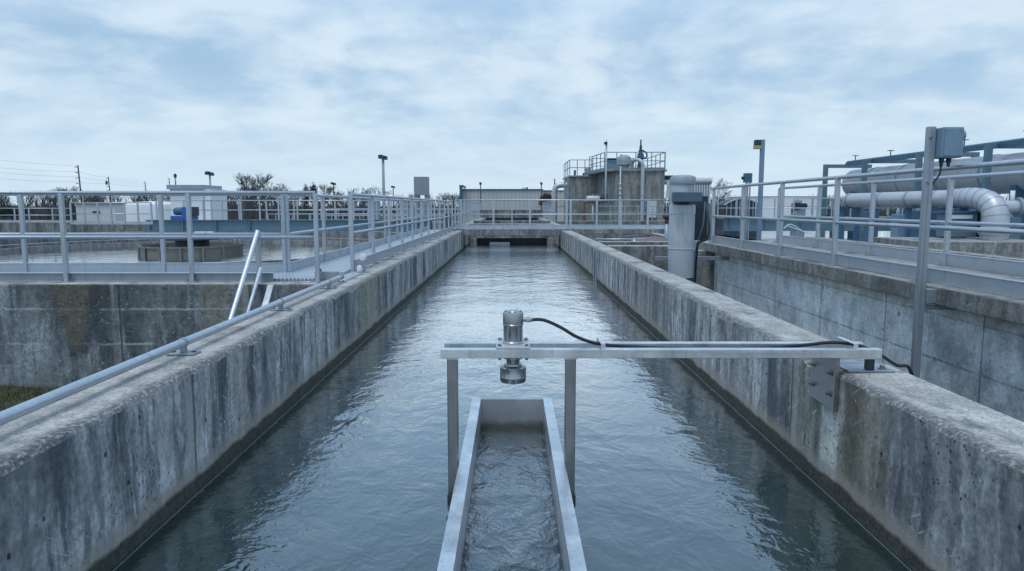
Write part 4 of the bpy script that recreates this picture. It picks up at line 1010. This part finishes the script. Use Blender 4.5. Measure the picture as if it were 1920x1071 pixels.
MB().tube(spline([(c.x+.1,T1+.8,zt1+1.25),(c.x+.35,T1+.8,zt1+1.1),(c.x+.4,T1+.8,zt1+.85),(c.x+.2,T1+.8,zt1+.7)]), .05, 8).build('hose', M['dark'], t)
t = thing('small_roof_pump', 'small pump unit on the lower tower roof', 'pump', (XX(1102,320,T2+1), T2+1, zt2))
c = PY(1102, 320, T2+1); MB().lathe([(.3,0),(.3,.12),(.2,.15),(.2,.5),(.22,.52),(.15,.62),(0,.64)], (c.x, T2+1, zt2), 14).build('motor', M['galv'], t); MB().box(c.x-.35, c.x+.65, T2+.8, T2+1.2, zt2+.001, zt2+.2).build('base', M['dark'], t)
MB().box(c.x-1.0, c.x-.85, T2+.8, T2+1, zt2+.001, zt2+.4).build('switch', M['blued'], t)
t = thing('gooseneck_pipe', 'pale gooseneck pipe running down the front of the tower', 'pipe', (XX(1204,350,T1-.3), T1-.3, GZ))
c = PY(1205, 330, T1-.25); c2 = PY(1189, 300, T1-.25)
MB().tube(spline([(c2.x, T1+.6, zt1+.05), (c2.x, T1+.4, zt1+.45), (c2.x+.12, T1+.1, zt1+.62), (c.x-.12, T1-.2, zt1+.5), (c.x, T1-.25, zt1+.2), (c.x, T1-.25, zt1-.3), (c.x, T1-.25, GZ)], 6), .12, 14).build('pipe', M['lag'], t)
MB().tube([(c.x, T1-.25, ZZ(368,T1)), (c.x, T1-.25, ZZ(366,T1))], .135, 14).build('flange', M['galv'], t)
t = thing('chain_pipe', 'thin jointed pipe hanging down the tower corner', 'pipe', (XX(1163,350,T1-.2), T1-.2, GZ)); xq = XX(1163,350,T1-.2)
m = MB().tube([(xq, T1-.2, GZ), (xq, T1-.2, zt1+.2)], .06, 8); m.build('pipe', M['galv'], t)
for i in range(14): MB().tube([(xq, T1-.2, GZ+.3+i*.3), (xq, T1-.2, GZ+.38+i*.3)], .085, 8).build('coupling', M['white'], t)
t = thing('mast', 'slim mast with camera head beside the sloping tower railing', 'mast', (XX(1134,330,T1), T1-.1, GZ)); xq = XX(1135,330,T1)
MB().tube([(xq, T1-.3, GZ), (xq, T1-.3, ZZ(272,T1))], .055, 8).build('pole', M['galv'], t); MB().box(xq-.14, xq+.06, T1-.4, T1-.2, ZZ(272,T1), ZZ(267,T1)).build('camera_head', M['dark'], t, .02)
MB().tube([(xq-.0, T1-.3, ZZ(267,T1)), (xq, T1-.3, ZZ(264,T1))], .02, 6).build('antenna', M['dark'], t)
t = thing('vent_pipe', 'white elbow vent pipe leaving the left side of the tower', 'pipe', (XX(1042,380,T2), T2, GZ))
c = PY(1041.5, 360, T2); zc = ZZ(346.5, T2)
MB().tube(spline([(c.x, T2+1, GZ), (c.x, T2+1, zc-.9), (c.x, T2+1, zc-.42), (c.x+.11, T2+1, zc-.12), (c.x+.42, T2+1, zc), (c.x+.9, T2+1, zc), (xl+.05, T2+1, zc)], 6), .2, 18).build('pipe', M['lag'], t)
MB().tube([(c.x, T2+1, zc-.1), (c.x, T2+1, zc+.45)], .04, 6).build('vent_rod', M['dark'], t)
t = thing('transfer_pipe', 'fat pale pipe from the tower towards the pump column', 'pipe', (XX(1250,340,T1+2), T1+2, ZZ(340,T1)))
MB().tube([(xb-.1, T1+1, ZZ(340,T1+1)), (xb+3.2, T1+1, ZZ(340,T1+1))], .22, 18).build('pipe', M['lag'], t); MB().box(xb+.05, xb+1.0, T1+.6, T1+1.5, ZZ(335,T1+1)+.05, ZZ(331,T1+1)+.05).build('cover', M['dark'], t)
t = thing('red_pipe', 'red oxide angled pipe before the tower wall', 'pipe', (XX(1097,390,44), 44, GZ))
c = PY(1096, 378, 44); MB().tube(spline([(c.x, 44, GZ), (c.x, 44, c.z-.35), (c.x+.05, 44, c.z-.08), (c.x+.3, 44, c.z), (c.x+1.4, 44, c.z)], 6), .075, 10).build('pipe', M['red'], t)
t = thing('surge_drum', 'small pale drum set on the ledge before the tower', 'drum', (XX(1112,374,44.5), 44.5, GZ))
c = PY(1112, 373, 44.5); MB().lathe([(0,-.42),(.16,-.4),(.2,-.3),(.2,.3),(.16,.4),(0,.42)], (c.x, 44.5, c.z), 14, 'X').build('drum', M['lag'], t); MB().tube([(c.x, 44.5, GZ), (c.x, 44.5, c.z-.1)], .06, 8).build('leg', M['galv'], t); MB().tube([(c.x, 44.5, c.z+.15), (c.x, 44.5, c.z+.3)], .03, 6).build('nozzle', M['galv'], t)
tag(MB().box(2.4, 10.2, 42.5, 43.0, GZ, .0).build('plinth_wall', M['far_con'], None, .02), 'low concrete wall along the foot of the tower', 'wall')
t = thing('wall_panel', 'pale blank panel fixed to the tower foot', 'panel', (XX(1226,385,T1-.1), T1-.1, .2))
MB().box(XX(1214,385,T1-.1), XX(1231,385,T1-.1), T1-.12, T1-.03, ZZ(408,T1), ZZ(376,T1)).build('panel', M['offwhite'], t); MB().box(XX(1207.5,385,T1-.1), XX(1211,385,T1-.1), T1-.12, T1-.03, ZZ(402,T1), ZZ(378,T1)).build('conduit_box', M['bluegrey'], t)
railing('thin pale railing before the tower foot', (XX(1118,390,40), 40, .0), (XX(1250,390,40), 40, .0), 6, plates=False, r=.02, pw=.04, mat='farrail', n=6, h=.9)

# ------------------------------------------------------------------ right background
RX = 11.2; RZ = -.27
tag(MB().box(RX, RX+.45, 6, 27, GZ, RZ).build('basin_wall', M['slab'], None, .02), 'long concrete basin wall behind the raised walkway', 'wall')
tag(MB().box(RX-2.2, RX-1.9, 6, 20, GZ, RZ-.35).build('basin_wall', M['far_con'], None, .02), 'lower concrete basin kerb between walkway and basin wall', 'wall')
YB2 = 22.2
tag(MB().box(XX(1743,460,YB2), XX(1985,460,YB2), YB2, YB2+3.5, GZ, ZZ(454,YB2)).build('plinth', M['slab'], None, .02), 'wide concrete plinth under the lagged elbow pipe', 'plinth')
mb = MB().add([(RX+.45,6,-.7),(30,6,-.7),(30,48,-.7),(RX+.45,48,-.7)], [(0,1,2,3)]); struct(mb.build('basin_water', M['pond'], fix=False))
# blue girder of the right basin
YG = 38.0
t = thing('basin_bridge', 'long light blue girder crossing the basin behind the raised walkway', 'bridge', (12, YG, 0))
ga, gb = XX(1357,420,YG), XX(1760,420,YG); g1, g0 = ZZ(409.5,YG), ZZ(432,YG)
m = MB().box(ga, gb, YG, YG+.04, g0, g1); m.box(ga, gb, YG-.14, YG+.18, g1+.001, g1+.035); m.box(ga, gb, YG-.14, YG+.18, g0-.035, g0-.001)
for i in range(7): m.box(ga+.3+i*1.9, ga+.34+i*1.9, YG-.13, YG-.001, g0, g1)
m.build('girder', M['blue'], t)
MB().box(ga, gb, YG+.19, YG+1.3, g1-.03, g1).build('deck', M['grating'], t)
for px in (1380, 1600, 1745): MB().box(XX(px,420,YG)-.1, XX(px,420,YG)+.1, YG+.2, YG+.4, GZ, g0-.036).build('leg', M['blued'], t)
railing('thin railing on the light blue basin girder', (ga, YG+1.2, g1), (gb, YG+1.2, g1), 12, plates=False, r=.03, pw=.06, mat='rail', n=6, h=1.1)
railing('farther thin railing behind the light blue basin girder', (XX(1465,400,46), 46, ZZ(403,46)), (XX(1720,400,46), 46, ZZ(403,46)), 10, plates=False, r=.03, pw=.06, mat='farrail', n=6, h=1.1)
# lagged drum under a blue gantry
GX = 20.0; GT = 3.52; ysp = [GX*F/d for d in (581, 653, 753, 880)]
t = thing('pipe_gantry', 'row of blue steel portal frames carrying thin pipes over the drum', 'gantry', (GX, 35, GZ))
for y in ysp+[ysp[-1]-4.2]:
    m = MB().box(GX-.13, GX+.13, y-.1, y+.1, GZ, GT); m.box(GX+.131, GX+2.6, y-.1, y+.1, GT-.22, GT-.002); m.box(GX+2.601, GX+2.9, y-.1, y+.1, GZ, GT)
    m.build('portal_frame', M['blue'], t, .01)
for dx, dz_, r_ in ((.9,.08,.07),(1.5,.06,.05)): MB().tube([(GX+dx, ysp[-1]-6, GT+dz_), (GX+dx, ysp[0]-1.0, GT+dz_)], r_, 8).build('service_pipe', M['blue'], t)
MB().box(GX+.3, GX+.55, ysp[-1]-6, ysp[0]-2, GT-.20, GT-.02).build('cable_tray', M['blued'], t)
for y in (ysp[0]-2, ysp[1]-1, ysp[2]-2, ysp[3]-1): MB().tube([(GX+.9, y, GT+.1), (GX+.9, y, GT+.4)], .03, 6).box(GX+.75, GX+1.05, y-.1, y+.1, GT+.4, GT+.43).build('pipe_clip', M['dark'], t)
DX, DZ, DR = GX+1.45, 2.28, .86
t = thing('process_drum', 'long grey horizontal drum under the blue gantry', 'drum', (DX, 35, DZ))
yA_, yB_ = 44.5, 27.2
MB().lathe([(0,yA_+.55),(DR*.5,yA_+.5),(DR*.85,yA_+.28),(DR,yA_),(DR,yB_)], (DX, 0, DZ), 40, 'Y').build('shell', M['drum'], t)
for y in (41.6, 38.3, 34.8, 31.5, 28.6): MB().lathe([(DR+.005,y),(DR+.03,y),(DR+.03,y+.12),(DR+.005,y+.12)], (DX, 0, DZ), 40, 'Y').build('hoop', M['boxgrey'], t)
MB().lathe([(DR+.01,yB_),(DR+.16,yB_-.1),(DR+.16,20.0)], (DX, 0, DZ), 40, 'Y').build('lagged_section', M['drum'], t)
for y in (26.4, 24.6, 22.8): MB().lathe([(DR+.165,y),(DR+.2,y),(DR+.2,y+.1),(DR+.165,y+.1)], (DX, 0, DZ), 40, 'Y').build('hoop', M['dark'], t)
for y in (43.5, 36.5, 29.5): MB().box(DX-.7, DX+.7, y-.2, y+.2, GZ, DZ-DR*.6).build('saddle', M['blued'], t)
MB().lathe([(.35,0),(.35,-.5),(.42,-.52),(.42,-.6)], (DX-.3, 43.6, DZ-DR*.75), 16).build('nozzle', M['dark'], t)
# big pipe with elbow
ey = 23.8; e = PY(1866, 410, ey); er = .40
zc = ZZ(372, 26); f0 = PY(1592, 376, 31)
t = thing('lagged_pipe', 'fat pale lagged pipe with segmented elbow turning down', 'pipe', (e.x, ey, GZ))
e2 = Vector((e.x-.28, ey+1.15, zc))
dirv = (Vector((f0.x, 31, f0.z))-e2)
MB().tube([(f0.x, 31, f0.z), tuple(e2+dirv*.12)], .30, 26).build('straight_run', M['lag'], t)
for u in (.02, .2, .42, .66, .97): 
    p = e2+dirv*u; MB().tube([p, p+dirv.normalized()*.10], .318, 26).build('band', M['galv'] if u > .1 else M['boxgrey'], t)
seg = spline([tuple(e2+dirv*.12), tuple(e2+dirv*.05), tuple(e2), (e.x-.13, ey+.62, zc-.04), (e.x-.03, ey+.18, zc-.24), (e.x, ey, zc-.62), (e.x, ey, zc-1.1)], 2)
MB().tube(seg, [.325+.09*i/(len(seg)-1) for i in range(len(seg))], 28).build('elbow', M['lag'], t)
for i in range(1, len(seg)-1):
    d_ = (seg[i+1]-seg[i-1]).normalized(); MB().tube([seg[i]-d_*.012, seg[i]+d_*.012], .333+.09*i/(len(seg)-1), 28).build('seam', M['galv'], t)
MB().tube([(e.x, ey, zc-1.1), (e.x, ey, ZZ(449,ey))], .415, 26).build('riser', M['lag'], t)
MB().tube([(e.x, ey, ZZ(440,ey)), (e.x, ey, ZZ(436,ey))], .47, 26).build('flange', M['galv'], t)
for u, w_ in ((.985, .5), (.36, .5), (.08, .7)):
    p = e2+dirv*u
    m = MB().box(p.x-.42, p.x-.26, p.y-.1, p.y+.1, GZ, p.z-.35); m.box(p.x+.26, p.x+.42, p.y-.1, p.y+.1, GZ, p.z-.35); m.box(p.x-.5, p.x+.5, p.y-.15, p.y+.15, p.z-.349, p.z-.305); m.build('support_frame', M['blued'], t)
t = thing('branch_valve', 'small branch pipe with rusty flanged valve at the elbow', 'valve', (e.x+1.2, ey+1, .7))
c = PY(1905, 388, ey+.5); MB().tube([(e.x+.3, ey+.5, c.z), (c.x+2.2, ey+.5, c.z)], .22, 16).build('pipe', M['lag'], t); MB().tube([(c.x+.0, ey+.5, c.z), (c.x+.12, ey+.5, c.z)], .32, 16).build('flange', M['galv'], t); MB().tube([(c.x+.13, ey+.5, c.z), (c.x+.35, ey+.5, c.z)], .25, 16).build('rusty_collar', M['red'], t)
MB().tube([(c.x-.15, ey+.5, c.z+.1), (c.x-.15, ey+.5, c.z+.55)], .07, 10).build('stem', M['white'], t)
t = thing('switch_cabinet', 'blue grey control panel stand left of the elbow riser', 'panel', (XX(1800,420,25), 25, -.3))
MB().box(XX(1775,420,24.6), XX(1832,420,24.6), 24.6, 25.2, ZZ(446,24.6)+.02, ZZ(400,24.6)).build('cabinet', M['blue'], t, .02); MB().box(XX(1770,420,24.5), XX(1838,420,24.5), 24.5, 25.3, ZZ(400,24.6)+.001, ZZ(396,24.6)).build('canopy', M['blued'], t, .01); MB().box(XX(1838,420,24.6), XX(1850,420,24.6), 24.6, 24.9, ZZ(446,24.6)+.02, ZZ(398,24.6)).build('column', M['blued'], t)
MB().box(XX(1780,396,24.55), XX(1825,396,24.55), 24.555, 24.599, ZZ(410,24.6), ZZ(403,24.6)).build('white_strip', M['white'], t)  # white strip along the upper front of the cabinet
for px, py, Y, w_, h_, mt, lb in ((1640,412,33,16,30,'blued','dark blue pump skid under the lagged pipe'), (1690,415,31,12,26,'bluegrey','blue grey valve cabinet beneath the lagged pipe'), (1500,392,50,22,22,'boxgrey','grey machine housing left of the gantry foot'), (1575,400,44,20,26,'dark','dark pump set under the rounded drum end'), (1728,410,30,14,30,'blued','slim dark blue cabinet beside the tall instrument post'), (1900,420,27,30,24,'blue','light blue cabinet right of the elbow riser'), (1310,388,52,34,40,'dark','dark machinery block behind the pump column and white shed'), (1342,396,50,22,30,'boxgrey','grey machinery block left of the arched cover')):
    c = PY(px, py, Y); k = Y/F; t = thing('equipment_cabinet', lb, 'cabinet', (c.x, Y, GZ), 'cabinets under the pipes')
    MB().box(c.x-w_*k/2, c.x+w_*k/2, Y, Y+.6, GZ, c.z+h_*k/2).build('body', M[mt], t, .03); MB().lathe([(w_*k*.28,0),(w_*k*.28,.18),(w_*k*.15,.25),(0,.26)], (c.x, Y+.3, c.z+h_*k/2), 12).build('motor', M['galv'], t); MB().box(c.x-w_*k*.36, c.x+w_*k*.36, Y-.03, Y-.002, c.z-h_*k*.1, c.z+h_*k*.4).build('door', M[mt], t, .01)
# lamp and isolator behind the walkway
YLm = 27.5; c = PY(1430, 262, YLm)
t = thing('lamp_post', 'square grey lamp post with yellow lens behind the raised walkway', 'lamp', (c.x, YLm, GZ))
MB().box(c.x-.075, c.x+.075, YLm-.075, YLm+.075, GZ, c.z).build('pole', M['bluegrey'], t, .01)
a = PY(1420, 270, YLm); MB().box(a.x-.11, a.x+.10, YLm-.12, YLm+.12, ZZ(273,YLm), ZZ(262.5,YLm)).build('lamp_head', M['dark'], t, .03); MB().box(a.x-.125, a.x+.115, YLm-.12, YLm+.12, ZZ(279.5,YLm), ZZ(273.2,YLm)).build('lens', M['yellow'], t, .02); MB().tube([(a.x+.08, YLm, ZZ(266,YLm)), (c.x-.06, YLm, ZZ(266,YLm))], .045, 8).build('arm', M['dark'], t)
c = PY(1401, 334, YLm-1); t = thing('isolator_box', 'small blue isolator box on thin struts left of the lamp post', 'box', (c.x, YLm-1, GZ)); s_ = YLm/F
MB().box(c.x-6*s_, c.x+4*s_, YLm-1.15, YLm-.9, ZZ(342.5,YLm-1), ZZ(325,YLm-1)).build('enclosure', M['blued'], t, .02); MB().box(c.x+4.5*s_, c.x+7.5*s_, YLm-1.1, YLm-.95, ZZ(343,YLm-1), ZZ(325,YLm-1)).build('side_cover', M['blue'], t); MB().lathe([(.06,0),(.06,-.08),(0,-.08)], (c.x-6*s_, YLm-1, c.z), 10, 'X').build('handle', M['dark'], t)
for k in (-2, 1, 5): MB().box(c.x+k*s_-.02, c.x+k*s_+.02, YLm-1.05, YLm-1.0, GZ, ZZ(343,YLm-1)-.002).build('strut', M['galv'], t)
# white tank, arched cover and sheds on the horizon
YQ = 78.0; t = thing('storage_tank', 'broad white flat topped tank beyond the lamp post', 'tank', (XX(1500,390,YQ), YQ+8, GZ)); rr = 5.6
MB().lathe([(rr,GZ),(rr,ZZ(368,YQ)),(rr-.15,ZZ(367,YQ)),(0,ZZ(366,YQ))], (XX(1487,390,YQ), YQ+rr, 0), 56).build('shell', M['white'], t); MB().arc(XX(1487,390,YQ), YQ+rr, rr+.005, rr+.06, ZZ(369.5,YQ), ZZ(368,YQ), R(180), R(360), 30).build('top_band', M['galv'], t)
YQ = 46.0; a, b = XX(1358,390,YQ), XX(1424,390,YQ); zt_, zb2 = ZZ(373,YQ), ZZ(396,YQ)
t = thing('arched_cover', 'dark arched machinery cover behind the walkway railings', 'cover', ((a+b)/2, YQ, GZ))
arc_ = [(a+(b-a)*i/16, zb2+(zt_-zb2)*math.sin(math.pi*(.12+.76*i/16))**.7) for i in range(17)]
MB().prism([(a, GZ)]+arc_+[(b, GZ)], 'Y', YQ, YQ+2).build('shell', M['dark'], t)
m = MB()
for i in range(1, 16, 2): m.box(arc_[i][0]-.03, arc_[i][0]+.03, YQ-.05, YQ-.002, zb2-.3, arc_[i][1])
m.tube([(x, YQ-.03, z) for x, z in arc_], .05, 6); m.build('ribs', M['galv'], t)
YQ = 60.0; t = thing('white_shed', 'small ribbed white shed beside the pump column head', 'shed', (XX(1315,380,YQ), YQ, GZ))
MB().box(XX(1290,380,YQ), XX(1331,380,YQ), YQ, YQ+4, GZ, ZZ(342,YQ)).build('wall', M['boxgrey'], t); MB().box(XX(1290,380,YQ)-.1, XX(1331,380,YQ)+.1, YQ-.1, YQ+4.1, ZZ(342,YQ)+.002, ZZ(340,YQ)).build('roof', M['white'], t)
for i in range(9): MB().box(XX(1292+i*4.6,380,YQ), XX(1292+i*4.6,380,YQ)+.06, YQ-.04, YQ-.002, GZ, ZZ(343,YQ)).build('rib', M['white'], t)
t = thing('scraper_vane', 'dark bent scraper arm with round float before the white tank', 'scraper', (XX(1500,388,45), 45, GZ))
a = PY(1488, 392, 44); b = PY(1510, 386, 44); MB().prism([(a.x-.1,a.z-.2),(a.x+.45,a.z+.0),(b.x-.1,b.z),(b.x,b.z+.12),(a.x+.5,a.z+.35),(a.x+.1,a.z+.4)], 'Y', 44, 44.2).build('arm', M['dark'], t); MB().lathe([(0,-.1),(.16,-.06),(.16,.06),(0,.1)], (b.x, 44.1, b.z), 14, 'Y').build('float', M['dark'], t); MB().box(a.x+.3, a.x+.4, 44.05, 44.15, GZ, a.z).build('post', M['galv'], t)
# open-ended cables lying over the basin wall
for pts, lb in (([(1475,423),(1500,432),(1530,440)], 'pale loose cable over the basin edge, upper one'), ([(1470,428),(1483,421),(1510,437)], 'pale loose cable over the basin edge, lower one')):
    pp = [PY(x, y, 26.5) for x, y in pts]; tag(MB().tube(spline(pp), .02, 6).build('loose_cable', M['white']), lb, 'cable', 'loose cables')
